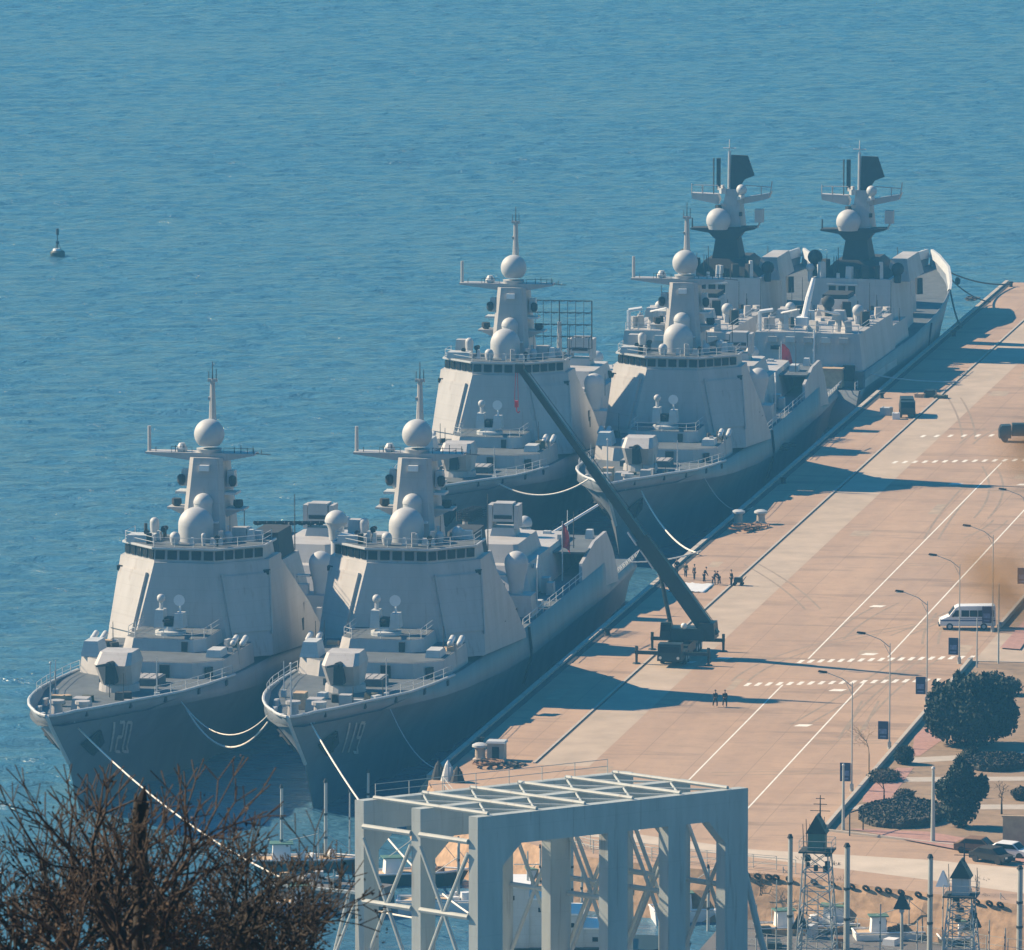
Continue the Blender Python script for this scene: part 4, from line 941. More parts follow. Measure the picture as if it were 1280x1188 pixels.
#BEGIN2
# ------------------------------------------------------------------ mobile crane on the quay
def mobile_crane():
    r = empty('mobile_crane', (11.6, 74.0, 3.0), 0)
    O = Vector((11.6, 74.0, 3.0))
    L = lambda x, y, z: (x - O.x, y - O.y, z - O.z)
    b = MB(); b.box(-1.35, 1.35, -5.5, 6.5, .75, 1.5, .05, .05); b.box(-1.3, 1.3, -3.2, 2.8, 1.5, 1.75); ch = b.build('chassis', M['craneg'], r)
    for sx in (-1, 1):
        for y in (-4.4, -3.0, 2.6, 4.0, 5.4):
            w_ = MB(); w_.cone((sx * 1.0, y, .62), (sx * 1.38, y, .62), .62, .62, 18); wh = w_.build('wheel', M['rubber'], r)
            w_ = MB(); w_.cone((sx * 1.375, y, .62), (sx * 1.40, y, .62), .3, .28, 12); w_.build('rim', M['pale'], wh)
    for y in (-5.2, 4.8):
        b = MB(); b.box(-4.0, 4.0, y - .2, y + .2, 1.05, 1.4); o = b.build('outrigger_beam', M['craneg'], r)
        for sx in (-1, 1):
            b = MB(); b.cone((sx * 3.85, y, .1), (sx * 3.85, y, 1.9), .13, .17, 8); b.cone((sx * 3.85, y, 0), (sx * 3.85, y, .12), .45, .4, 12); b.build('jack', M['craneg'], o)
    b = MB(); b.box(-1.3, 1.3, -7.4, -5.55, .7, 2.5, .08, .15); cb = b.build('driver_cab', M['craneg'], r)
    b = MB(); b.box(-1.1, 1.1, -7.42, -7.36, 1.6, 2.25); b.build('windscreen', M['glass'], cb)
    for sx in (-1, 1):
        b = MB(); b.cone((sx * .95, -7.45, 1.05), (sx * .95, -7.38, 1.05), .16, .16, 10); b.build('headlight', M['lens'], cb)
    b = MB(); b.cone((0, 0, 1.7), (0, 0, 2.1), 1.2, 1.2, 20); b.box(-1.9, 2.9, -1.5, 1.4, 2.1, 3.3, .1, .1); tt = b.build('turntable', M['craneg'], r)
    b = MB(); b.box(2.0, 3.9, -1.4, 1.4, 2.2, 3.9, .15, .1); b.build('counterweight', M['craneg'], tt)
    b = MB(); b.box(-2.0, -.7, -1.55, -.45, 2.3, 3.9, .1, .12); oc = b.build('operator_cab', M['craneg'], tt)
    b = MB(); b.box(-1.85, -.85, -1.58, -1.5, 3.0, 3.7); b.build('window', M['glass'], oc)
    b = MB(); b.ball((.6, -1.4, 3.6), .35, nu=10, nv=8); b.build('work_lamp', M['lens'], tt, True)
    P0 = Vector(L(14.3, 74, 6.4)); P1 = Vector(L(-5.9, 74, 33.8)); d = (P1 - P0).normalized(); n = Vector((0, 1, 0)).cross(d).normalized(); s_ = Vector((0, 1, 0))
    def boomsec(t0, t1, h, wd):
        a = P0 + (P1 - P0) * t0; c = P0 + (P1 - P0) * t1; h2 = h * .92
        q = [a - n * h / 2 - s_ * wd / 2, a - n * h / 2 + s_ * wd / 2, a + n * h / 2 + s_ * wd / 2, a + n * h / 2 - s_ * wd / 2]
        e = [c - n * h2 / 2 - s_ * wd / 2, c - n * h2 / 2 + s_ * wd / 2, c + n * h2 / 2 + s_ * wd / 2, c + n * h2 / 2 - s_ * wd / 2]
        return MB().hexa(q + e)
    bm_ = boomsec(-.04, .34, 1.6, 1.1).build('boom', M['craneg'], r)
    boomsec(.33, .62, .95, .85).build('boom_section', M['craneg'], bm_)
    boomsec(.61, .985, .68, .6).build('boom_section', M['craneg'], bm_)
    b = MB(); a = P0 + (P1 - P0) * .99; b.box(a.x - .5, a.x + .4, a.y - .4, a.y + .4, a.z - .4, a.z + .5); b.build('boom_head', M['craneg'], bm_)
    for t0, t1 in ((.17, .22), (.24, .31), (.33, .38)):
        a = P0 + (P1 - P0) * t0 - n * .95; c = P0 + (P1 - P0) * t1 - n * .92; b = MB(); b.cone(a, c, .12, .12, 6); b.build('boom_rail', M['white'], bm_)
    b = MB(); b.cone((-1.0, 0, 3.2), P0 + (P1 - P0) * .22 - n * .6, .24, .2, 10); b.build('lift_cylinder', M['craneg'], r)
    b = MB(); b.tube([P0 + n * 1.0, P0 + (P1 - P0) * .5 + n * .75, P1 + n * .55], .04, 5); b.build('luffing_rope', M['rope'], r)
    a = P0 + (P1 - P0) * .995
    b = MB(); b.tube([a + Vector((-.4, .12, 0)), a + Vector((-.55, .12, -3.6))], .035, 5); b.tube([a + Vector((-.2, -.12, 0)), a + Vector((-.1, -.12, -3.6))], .035, 5); rp = b.build('hoist_rope', M['red'], bm_)
    b = MB(); b.box(a.x - .5, a.x - .1, -.15, .15, a.z - 4.3, a.z - 3.6); b.tube([(a.x - .3, 0, a.z - 4.3), (a.x - .3, 0, a.z - 4.7), (a.x - .1, 0, a.z - 4.9), (a.x + .05, 0, a.z - 4.7)], .06); b.build('hook', M['red'], rp)
    tag(r, 'dark green mobile crane with outriggers out and its long boom raised over the ships', 'crane')
mobile_crane()

# ------------------------------------------------------------------ people
def skinned(name, verts, edges, radii, m, parent, root=0, sub=1):
    me = bpy.data.meshes.new(name); me.from_pydata(verts, edges, []); me.materials.append(m)
    o = bpy.data.objects.new(name, me); col.objects.link(o)
    if parent is not None: o.parent = parent
    sk = o.modifiers.new('skin', 'SKIN'); sk.use_smooth_shade = True
    for i, r in enumerate(radii):
        me.skin_vertices[0].data[i].radius = (r, r) if not isinstance(r, tuple) else r
    me.skin_vertices[0].data[root].use_root = True
    if sub: o.modifiers.new('sub', 'SUBSURF').levels = sub; o.modifiers['sub'].render_levels = sub
    return o
def ensure_skin(me):
    bm = bmesh.new(); bm.from_mesh(me); bm.verts.layers.skin.verify(); bm.to_mesh(me); bm.free()
def person(pose, top, bottom, label, loc, rz, group):
    lean = {'stand': 0.0, 'walk': .03, 'bend': .55, 'stoop': .25}[pose]
    st = {'stand': .0, 'walk': .22, 'bend': .10, 'stoop': .08}[pose]
    ca, sa = math.cos(lean * 1.3), math.sin(lean * 1.3)
    hip = Vector((0, 0, .93)); T = lambda x, y, h: (x, -h * sa + y * ca, hip.z + h * ca + y * sa)   # faces -y
    V = [T(0, 0, 0), T(0, 0, .25), T(0, 0, .47), T(0, 0, .56), T(0, -.02, .68), T(0, -.02, .80)]
    E_ = [(0, 1), (1, 2), (2, 3), (3, 4), (4, 5)]
    Rd = [(.15, .11), (.14, .10), (.17, .11), .055, .09, .07]
    def chain(start, pts, rs):
        prev = start
        for p, r in zip(pts, rs):
            V.append(p); Rd.append(r); E_.append((prev, len(V) - 1)); prev = len(V) - 1
        return prev
    hands = []
    for sx in (-1, 1):
        sh = T(sx * .19, 0, .46); fwd = -(.12 + lean * .5) if pose != 'walk' else sx * .14
        el = (sx * .26, sh[1] + fwd * .4, sh[2] - .27); wr = (sx * .25, sh[1] + fwd, sh[2] - .50); hd = (sx * .245, sh[1] + fwd * 1.15, sh[2] - .58)
        h = chain(2, [sh, el, wr, hd], [.062, .046, .032, .038]); hands.append((h, hd, sx))
        for k in range(5):                                  # fingers and thumb
            dx = (-.030 + .015 * k) if k else -.04
            chain(h, [(hd[0] - sx * (.01) + (0.0), hd[1] + dx, hd[2] - (.045 if k else .01)), (hd[0] - sx * .02, hd[1] + dx * 1.1, hd[2] - (.075 + .008 * (k % 3) if k else .04))], [.0095, .008])
    for sx in (-1, 1):
        chain(0, [(sx * .09, 0, .86), (sx * .10, -sx * st - .02, .50), (sx * .10, -sx * st * 1.2 + (.04 if pose == 'walk' else 0), .09), (sx * .11, -sx * st * 1.2 - .16, .04)], [.09, .062, .045, .042])
    me = bpy.data.meshes.new('person'); me.from_pydata(V, E_, []); me.materials.append(M['skin']); ensure_skin(me)
    o = bpy.data.objects.new('person', me); col.objects.link(o)
    for i, r in enumerate(Rd): me.skin_vertices[0].data[i].radius = r if isinstance(r, tuple) else (r, r)
    me.skin_vertices[0].data[0].use_root = True
    o.modifiers.new('skin', 'SKIN').use_smooth_shade = True
    s = o.modifiers.new('sub', 'SUBSURF'); s.levels = 1; s.render_levels = 1
    def cloth(name, idx, radii, m, root):
        mp = {g: k for k, g in enumerate(idx)}
        vs = [V[g] for g in idx]; es = [(mp[a], mp[b_]) for a, b_ in E_ if a in mp and b_ in mp]
        mm = bpy.data.meshes.new(name); mm.from_pydata(vs, es, []); mm.materials.append(m); ensure_skin(mm)
        c = bpy.data.objects.new(name, mm); col.objects.link(c); c.parent = o
        for i, r in enumerate(radii): mm.skin_vertices[0].data[i].radius = r if isinstance(r, tuple) else (r, r)
        mm.skin_vertices[0].data[root].use_root = True
        c.modifiers.new('skin', 'SKIN').use_smooth_shade = True
        q = c.modifiers.new('sub', 'SUBSURF'); q.levels = 1; q.render_levels = 1
        return c
    a0 = 6; per = 4 + 10
    arms = [a0, a0 + 1, a0 + 2, a0 + per, a0 + per + 1, a0 + per + 2]
    cloth('jacket', [0, 1, 2] + arms, [(.19, .15), (.18, .14), (.21, .15)] + [.085, .07, .055] * 2, top, 0)
    l0 = a0 + 2 * per
    legs = [l0, l0 + 1, l0 + 2, l0 + 4, l0 + 5, l0 + 6]
    cloth('trousers', [0] + legs, [(.17, .14)] + [.11, .085, .068] * 2, bottom, 0)
    hx, hy, hz = V[5]
    b = MB(); b.ball((hx, hy + .025, hz - .03), .112, 1.05, nu=12, nv=7, zmin=.05); b.build('hair', M['hair'], o, True)
    b = MB(); b.ball((hx, hy - .095, hz - .075), .016, nu=6, nv=4)
    b.build('nose', M['skin'], o, True)
    o.location = loc; o.rotation_euler = (0, 0, rz)
    tag(o, label, 'person', group)
    return o
gw = 'sailors working at the quay edge behind the crane'
ppl = [((846, 718), 'stand', 'navycloth', 'navycloth', 'person in dark blue leftmost in the work party by the quay edge', .3),
       ((857, 722), 'stand', 'camo', 'navycloth', 'person in olive jacket standing second from left in the quay work party', 2.8),
       ((868, 725), 'stand', 'navycloth', 'blackcloth', 'person raising both shoulders beside the white tarpaulin, third from left', -1.0),
       ((880, 728), 'stoop', 'blackcloth', 'blackcloth', 'person in black stooping over the white tarpaulin', 1.9),
       ((892, 731), 'bend', 'navycloth', 'navycloth', 'person in dark blue bending forward, left of the close pair on the quay', 1.2),
       ((899, 731), 'bend', 'navycloth', 'blackcloth', 'person bending toward the left, right of the close pair on the quay', -1.4),
       ((914, 732), 'stand', 'blackcloth', 'blackcloth', 'person in long black coat standing alone beside the small hand cart', 2.2)]
for (p, pose, a, c, lb, rz) in ppl: person(pose, M[a], M[c], lb, tuple(G(*p)), rz, gw)
person('walk', M['navycloth'], M['blackcloth'], 'person in dark blue walking on the open pier, left of the strolling pair', tuple(G(894, 884)), .6, 'pair walking on the open pier')
person('walk', M['blackcloth'], M['blackcloth'], 'person in black walking on the open pier, right of the strolling pair', tuple(G(906, 884)), .5, 'pair walking on the open pier')
# tarpaulin and cart
p = G(862, 735); b = MB(); vs = []
for j in range(7):
    for i in range(13): vs.append((p.x - 2.0 + i * .36, p.y - 3.5 + j * 1.1, 3.03 + .16 * abs(math.sin(i * 1.7 + j) * math.cos(j * 1.3 + i * .4))))
b.add(vs, [(j * 13 + i, j * 13 + i + 1, (j + 1) * 13 + i + 1, (j + 1) * 13 + i) for j in range(6) for i in range(12)])
o = b.build('tarpaulin', M['white'], None, 'all'); o.modifiers.new('t', 'SOLIDIFY').thickness = .02
tag(o, 'white tarpaulin spread on the quay in front of the sailors', 'tarpaulin')
def cart(px, py, label):
    p = G(px, py); r = empty('hand_cart', tuple(p)); tag(r, label, 'cart')
    b = MB(); b.box(-.5, .5, -.35, .35, .35, .9, .05, .05); b.build('tray', M['craneg'], r)
    for sx in (-.4, .4):
        for sy in (-.35, .35): w_ = MB(); w_.cone((sx, sy - .05, .2), (sx, sy + .05, .2), .2, .2, 12); w_.build('wheel', M['rubber'], r)
    b = MB(); b.tube([(.5, -.3, .5), (.85, -.3, 1.0), (.85, .3, 1.0), (.5, .3, .5)], .03); b.build('handle', M['dark'], r)
cart(923, 732, 'small dark hand cart beside the person in the long black coat')

# ------------------------------------------------------------------ van
def van():
    p = G(1209, 786); r = empty('minibus', (p.x, p.y, 3.0), math.atan2(rt.y, rt.x))
    prof = [(-3.05, .42), (-3.05, .95), (-2.85, 1.15), (-2.05, 1.5), (-1.35, 2.42), (-1.0, 2.6), (2.9, 2.66), (3.02, 2.5), (3.05, .42)]
    b = MB(); b.front(prof, -1.0, 1.0); body = b.build('body', M['white'], r)
    bv = body.modifiers.new('b', 'BEVEL'); bv.width = .09; bv.segments = 2
    b = MB(); b.hexa([(-2.0, -.85, 1.56), (-1.42, -.85, 2.36), (-1.42, .85, 2.36), (-2.0, .85, 1.56), (-2.04, -.85, 1.60), (-1.46, -.85, 2.4), (-1.46, .85, 2.4), (-2.04, .85, 1.60)]); b.build('windscreen', M['glass'], r)
    for y in (-1, 1):
        for k, (x0, x1) in enumerate(((-1.75, -.95), (-.7, .15), (.22, 1.05), (1.12, 1.95), (2.02, 2.85))):
            b = MB(); b.front([(x0 + (.0 if k else .0), 1.45), (x1, 1.45), (x1, 2.15), (x0 + (.45 if k == 0 else 0), 2.15)], y * 1.0 - .012 * (1 if y < 0 else -1) - .012, y * 1.0 + .012 * (-1 if y < 0 else 1) + .012); b.build('window', M['glass'], r)
        b = MB(); b.box(-2.9, 3.0, y * 1.005 - .012, y * 1.005 + .012, .95, 1.12); b.box(-1.0, 3.0, y * 1.005 - .012, y * 1.005 + .012, 1.24, 1.3); b.build('side_stripe', M['bodyblue'], r)
        for x in (-1.95, 1.75):
            b = MB(); b.cone((x, y * .82, .37), (x, y * 1.03, .37), .37, .37, 20); w_ = b.build('wheel', M['rubber'], r)
            c = MB(); c.cone((x, y * 1.03, .37), (x, y * 1.045, .37), .2, .18, 12); c.build('rim', M['pale'], w_)
        b = MB(); b.box(-3.03, -2.75, y * .80 - .14, y * .80 + .14, .95, 1.15); b.build('headlight', M['lens'], r)
        b = MB(); b.box(-1.65, -1.5, y * 1.12 - .1, y * 1.12 + .1, 1.45, 1.75); b.build('mirror', M['dark'], r)
    b = MB(); b.box(-3.14, -2.95, -.98, .98, .38, .62); b.build('bumper', M['dark'], r)
    tag(r, 'white minibus with blue side stripe parked by the garden kerb', 'minibus')
van()
# vehicles and stores far along the quay
def truck(px, py, rz, label, c1='craneg', canvas='craneg'):
    p = G(px, py); r = empty('small_truck', (p.x, p.y, 3.0), rz); tag(r, label, 'truck')
    b = MB(); b.side([(-2.6, .5), (-2.6, 1.3), (-2.3, 2.1), (-1.1, 2.15), (-1.1, .5)], -.95, .95); cb = b.build('cab', M[c1], r)
    b = MB(); b.hexa([(-.8, -2.62, 1.35), (.8, -2.62, 1.35), (.8, -2.38, 2.0), (-.8, -2.38, 2.0), (-.8, -2.66, 1.36), (.8, -2.66, 1.36), (.8, -2.42, 2.02), (-.8, -2.42, 2.02)]); b.build('windscreen', M['glass'], cb)
    b = MB(); b.box(-1.0, 1.0, -1.0, 2.7, .8, 1.3); b.build('bed', M[c1], r)
    b = MB(); b.box(-.97, .97, -.9, 2.6, 1.3, 2.3, .12, .02); b.build('canvas_cover', M[canvas], r)
    for sx in (-1, 1):
        for y in (-1.9, 1.7): b = MB(); b.cone((sx * .75, y, .42), (sx * 1.0, y, .42), .42, .42, 14); b.build('wheel', M['rubber'], r)
truck(1134, 520, R(10), 'small dark truck parked near the far quay edge beside pale crates')
truck(1274, 552, R(-78), 'dark truck cut off by the right edge of the picture on the open pier')
def crate(px, py, d, m, label, group=None, z=3.0, name='crate', cat='crate'):
    p = G(px, py, z); b = MB(); b.cbox((p.x, p.y, z), d, rnd.uniform(-.3, .3), .0, .0)
    for k in (-1, 1): b.cbox((p.x + k * d[0] * .35, p.y, z + d[2] + .001), (d[0] * .08, d[1] * 1.02, .06), 0)
    o = b.build(name, M[m]); tag(o, label, cat, group)
crate(1108, 519, (1.4, 1.4, 1.0), 'pale', 'pale crate left of the small dark truck on the far quay')
crate(1120, 524, (1.0, 1.0, .8), 'white', 'small white crate in front of the small dark truck')
crate(1150, 497, (1.3, .9, .5), 'sand', 'sandy crate at the left end of the flat heap on the far pier')
crate(1163, 496, (1.5, 1.6, .9), 'craneg', 'dark green bundle in the middle of the flat heap on the far pier')
crate(1176, 498, (1.6, 1.2, .4), 'camo', 'low olive bundle at the right end of the flat heap on the far pier')

# ------------------------------------------------------------------ quay furniture
def kiosk(px, py, label):
    p = G(px, py); r = empty('power_kiosk', tuple(p)); tag(r, label, 'kiosk')
    b = MB(); b.box(-.85, .85, -.7, .7, 0, 1.75); c = b.build('cabinet', M['concrete'], r)
    b = MB(); b.box(-1.0, 1.0, -.85, .85, 1.75, 1.95, .1, .1); b.build('roof', M['pale'], r)
    b = MB(); b.box(-.35, .35, -.73, -.70, .2, 1.4); b.build('door', M['dark'], c)
kiosk(621, 950, 'grey box kiosk near the front end of the pier beside rope heaps')
def bollard_big(px, py, label, g='mushroom bollards on the quay edge'):
    p = G(px, py); r = empty('mooring_bollard', tuple(p)); tag(r, label, 'bollard', g)
    b = MB(); b.lathe((0, 0, 0), [(.75, 0), (.72, .12), (.52, .2), (.48, 1.0), (.55, 1.25)], 18); b.build('post', M['concrete'], r, True)
    b = MB(); b.lathe((0, 0, 1.2), [(.5, 0), (.8, .12), (.78, .32), (.45, .48), (0.02, .52)], 18); b.build('cap', M['pale'], r, True)
bollard_big(951, 655, 'pale mushroom bollard beside a heap of dark rope on the mid quay')
bollard_big(923, 655, 'mushroom bollard in the shadow just left of the pale one on the mid quay')
bollard_big(600, 950, 'mushroom bollard left of the grey box kiosk')
for k, (x, y) in enumerate(((1.3, 14), (1.3, 88), (1.3, 214), (1.3, 300), (1.3, 372), (1.3, 436))):
    names = ['nearest the front corner of the pier', 'in the ship shadow left of the crane', 'in the shadow beside the second pair of destroyers', 'at the stern of the second destroyer', 'in the shadow beside the far frigate', 'at the far corner of the pier']
    r = empty('mooring_bollard', (x, y, 3.0)); tag(r, 'squat iron bollard ' + names[k], 'bollard', 'iron bollards along the quay coping')
    b = MB(); b.lathe((0, 0, 0), [(.4, 0), (.3, .15), (.27, .5), (.42, .6), (.4, .75), (.1, .8)], 14); b.build('post', M['dark'], r, True)
def heap(px, py, w_, d_, h_, m, label, seed=1):
    p = G(px, py); rr = random.Random(seed); b = MB()
    for k in range(7):
        rad = rr.uniform(.35, 1.0) * w_ / 2; cx = p.x + rr.uniform(-w_ / 3, w_ / 3); cy = p.y + rr.uniform(-d_ / 2, d_ / 2); z = 3.05 + k * h_ / 8
        pts = [(cx + rad * math.cos(t * .7) * (1 - .02 * t), cy + rad * 1.2 * math.sin(t * .7), z + rr.uniform(-.03, .05)) for t in range(0, 22)]
        b.tube(pts, .075, 5)
    tag(b.build('rope_heap', M[m]), label, 'rope')
heap(936, 662, 3.2, 5, .7, 'brown', 'brown rope heap in front of the pale mushroom bollard', 3)
heap(606, 958, 2.6, 5, .7, 'brown', 'brown rope heap by the grey box kiosk', 5)
heap(640, 958, 1.8, 2, .3, 'rope', 'dark flat rope coil right of the grey box kiosk', 8)
heap(985, 560, 2.0, 6, .4, 'rope', 'dark rope coil in the ship shadow on the far quay', 9)
heap(1215, 375, 1.6, 3, .3, 'rope', 'dark rope coil near the far corner of the pier', 12)
# furled dark and pale sails/net bundles at the pier's front corner
for k, (px, py, hgt, mm, lb) in enumerate(((548, 974, 1.8, 'dark', 'dark net bundle at the front corner of the pier, left one'), (560, 976, 2.0, 'pale', 'pale canvas bundle between two dark net bundles at the pier corner'), (572, 978, 1.6, 'dark', 'dark net bundle at the front corner of the pier, right one'))):
    p = G(px, py); b = MB(); b.lathe((p.x, p.y, 3.0), [(.75, 0), (.55, hgt * .4), (.3, hgt * .8), (.05, hgt)], 9)
    b.cbox((p.x + .3, p.y - .2, 3), (.5, .8, hgt * .7), .6, .12, .2)
    tag(b.build('net_bundle', M[mm]), lb, 'net')

# gangways
def gangway(a, c, label, w_=1.1):
    a, c = Vector(a), Vector(c); r = empty('gangway', tuple(a)); tag(r, label, 'gangway')
    d = c - a; s_ = Vector((-d.y, d.x, 0)).normalized() * w_ / 2
    b = MB(); z = Vector((0, 0, .12)); b.hexa([-s_, s_, d + s_, d - s_, -s_ + z, s_ + z, d + s_ + z, d - s_ + z]); b.build('walkway', M['pale'], r)
    for sg in (-1, 1):
        b = MB(); q = [s_ * sg + d * (k / 6) for k in range(7)]
        for k in q: b.cone(k, k + Vector((0, 0, 1.05)), .035, .035, 5)
        for h in (.55, 1.05): b.tube([k + Vector((0, 0, h)) for k in q], .03, 5)
        b.build('handrail', M['white'], r)
gangway((-21.5, 100, 6.5), (-29.2, 99, 6.5), 'pale gangway bridging the two front destroyers amidships')
# balloon fenders between hull and quay
for k, (x, y) in enumerate(((-2.1, 38), (-2.1, 78), (-2.1, 118), (-1.4, 200), (-1.4, 240), (-1.4, 286))):
    r = MB(); r.cone((x, y - 2.2, .2), (x, y + 2.2, .2), 1.25, 1.25, 16); r.cone((x, y - 3, .2), (x, y - 2.2, .2), .5, 1.25, 16); r.cone((x, y + 2.2, .2), (x, y + 3, .2), 1.25, .5, 16)
    tag(r.build('floating_fender', M['rubber'], None, True), 'black floating fender %s' % ['by the nearest destroyer forward of its bridge', 'by the nearest destroyer amidships', 'by the nearest destroyer near its stern', 'by the second destroyer near its bow', 'by the second destroyer amidships', 'by the second destroyer near its stern'][k], 'fender', 'fenders between hulls and quay')

# ------------------------------------------------------------------ mooring lines
def line(a, c, sag, m, label, r=.11, group='mooring lines', n=18):
    a, c = Vector(a), Vector(c); pts = []
    for k in range(n + 1):
        t = k / n; q = a.lerp(c, t); q.z -= sag * 4 * t * (1 - t); pts.append(q)
    b = MB(); b.tube(pts, r, 6); tag(b.build('mooring_line', M[m]), label, 'rope', group)
def on_ship(k, u, s, z):
    x0, y0, a, sc = poses[k]; a = R(a); return (x0 + math.cos(a) * u - math.sin(a) * s * sc, y0 + math.sin(a) * u + math.cos(a) * s * sc, z)
line(on_ship(0, 1.3, 11, 8.8), (14.5, -62, .2), 2.2, 'line', 'white line running from the bow of destroyer 119 down to the jetty', .085)
line(on_ship(1, 1.2, 13, 8.0), (12.0, -66, .2), 4.0, 'line', 'long white line sweeping from the far left bow across both hulls', .085)
line(on_ship(1, 7.2, 32, 7.4), on_ship(0, -3.2, 13, 8.8), 2.6, 'line', 'upper slack line between the two front bows', .06)
line(on_ship(1, 7.4, 33, 6.6), on_ship(0, -3.4, 14, 8.0), 3.2, 'line', 'lower slack line between the two front bows', .09)
line(on_ship(0, 6.4, 26, 7.6), (1.4, -2, 3.3), 2.0, 'pale', 'thin line curving from the 119 bow side down to the pier corner', .05)
line(on_ship(2, 3.2, 14, 8.0), (1.2, 150, 3.3), 1.5, 'line', 'white line from the second bow dropping to the quay coping', .1)
line(on_ship(3, 6.5, 26, 8.2), on_ship(2, -2.6, 11, 9.6), 1.6, 'line', 'pale line between the bows of the rear pair of destroyers', .1)
line(on_ship(2, 7.6, 36, 7.0), (1.3, 190, 3.3), 1.8, 'pale', 'thin pale line on the dark side of the second quay destroyer', .05)
line(on_ship(0, 7.6, 158, 3.8), (1.4, 150.5, 3.5), .4, 'line', 'short pale line from the stern of destroyer 119 to the quay', .08)
fr = lambda u, s, z: (f5.location.x + u - math.sin(R(-1.6)) * s, f5.location.y + s, z)
line(fr(2, 120, 8.6), (1.5, 436, 3.4), .8, 'rope', 'upper dark line from the far frigate bow to the pier corner', .12)
line(fr(3, 118, 8.0), (1.4, 412, 3.4), .8, 'rope', 'dark line from the far frigate bow to the quay, with a round rat guard', .1)
line(fr(4, 114, 7.4), (1.3, 380, 3.4), 1.0, 'rope', 'steep dark line from the far frigate bow down to the quay', .14)
line((-3.5, 312, 5), (9.0, 318, 3.2), .4, 'pale', 'pale cable lying from the far frigate stern over the quay', .1)
p = Vector(fr(3, 118, 8.0)).lerp(Vector((1.4, 412, 3.4)), .25); b = MB(); b.cone(p, p + Vector((.1, .1, 0)), .55, .55, 12); b.cone(p, p - Vector((.1, .1, -.3)), .3, .1, 8); tag(b.build('rat_guard', M['dark']), 'round black rat guard on a mooring line by the far bow', 'rat guard')
# white pole lying across the stern of 119, raised boarding pole
b = MB(); a = Vector((-12.0, 128, 8.3)); b.cone(a, a + Vector((4.6, 4, 2.8)), .17, .14, 8); tag(b.build('boarding_pole', M['white']), 'slanted white pole above the flight deck of destroyer 119', 'pole')

# ------------------------------------------------------------------ lamp posts with banner boards along the garden kerb
def lamp_post(x, y, label, h=10.6):
    r = empty('lamp_post', (x, y, 3.0)); tag(r, label, 'street lamp', 'lamp posts along the garden kerb')
    b = MB(); b.cone((0, 0, 0), (0, 0, h), .08, .045, 10); b.cone((0, 0, 0), (0, 0, .7), .2, .18, 10); b.build('pole', M['steelw'], r)
    b = MB(); b.tube([(0, 0, h - .4), (-1.0, .1, h + .35), (-2.6, .2, h + .9)], .045, 6); b.tube([(0, 0, h - 1.2), (-.6, .05, h - .1)], .03, 5); b.build('arm', M['steelw'], r)
    b = MB(); b.hexa([(-3.4, .05, h + .92), (-2.5, .05, h + .80), (-2.5, .4, h + .80), (-3.4, .4, h + .92), (-3.3, .1, h + 1.08), (-2.5, .1, h + 1.0), (-2.5, .35, h + 1.0), (-3.3, .35, h + 1.08)]); lh = b.build('lamp_head', M['dark'], r)
    b = MB(); b.box(-3.3, -2.7, .1, .35, h + .78, h + .82); b.build('lamp_glass', M['lens'], lh)
    b = MB(); b.box(-1.15, -.12, -.07, .07, .95, 2.75); bb = b.build('banner_board', M['banner'], r)
    b = MB(); b.box(-1.0, -.28, -.085, -.075, 1.5, 2.0); b.box(-.95, -.33, -.085, -.075, 1.15, 1.3); b.build('banner_print', mat('grey_blue_print', (.12, .17, .32), .7, var=.4, scale=3) if 'gbp' not in M else M['gbp'], bb)
    return r
M['gbp'] = mat('grey_blue_print', (.12, .17, .32), .7, var=.4, scale=3)
for (x, y, lb) in ((41.6, -6.5, 'lamp post with blue banner board nearest the camera, at the garden corner'),
                   (41.7, 19, 'lamp post with blue banner board beside the round clipped bush'),
                   (41.5, 48, 'lamp post with blue banner board left of the big dark evergreen'),
                   (41.3, 75, 'lamp post with blue banner board in front of the white minibus'),
                   (41.9, 98, 'lamp post just right of the rear of the white minibus'),
                   (42.0, 128, 'lamp post behind the white minibus at the right edge')):
    lamp_post(x, y, lb)
def flagmast(px, py, h, label, r0=.2, m='steelw'):
    p = G(px, py, 3.1); r = empty('garden_post', tuple(p)); tag(r, label, 'post', 'plain posts in the garden')
    b = MB(); b.cone((0, 0, 0), (0, 0, h), r0, r0 * .6, 10); b.build('pole', M[m], r)
    b = MB(); b.ball((0, 0, h), r0 * .9, nu=8, nv=6); b.build('cap', M['pale'], r)
flagmast(1166, 1052, 6.9, 'thick pale post in front of the small evergreen tree', .22)
flagmast(1054, 1038, 6.2, 'pale post at the near corner of the garden kerb', .16)
flagmast(1248, 830, 8.5, 'tall thin pale post at the right end of the zebra crossing', .10)
flagmast(1221, 835, 5.2, 'short pale post beside the crossing, in front of the big evergreen', .09)

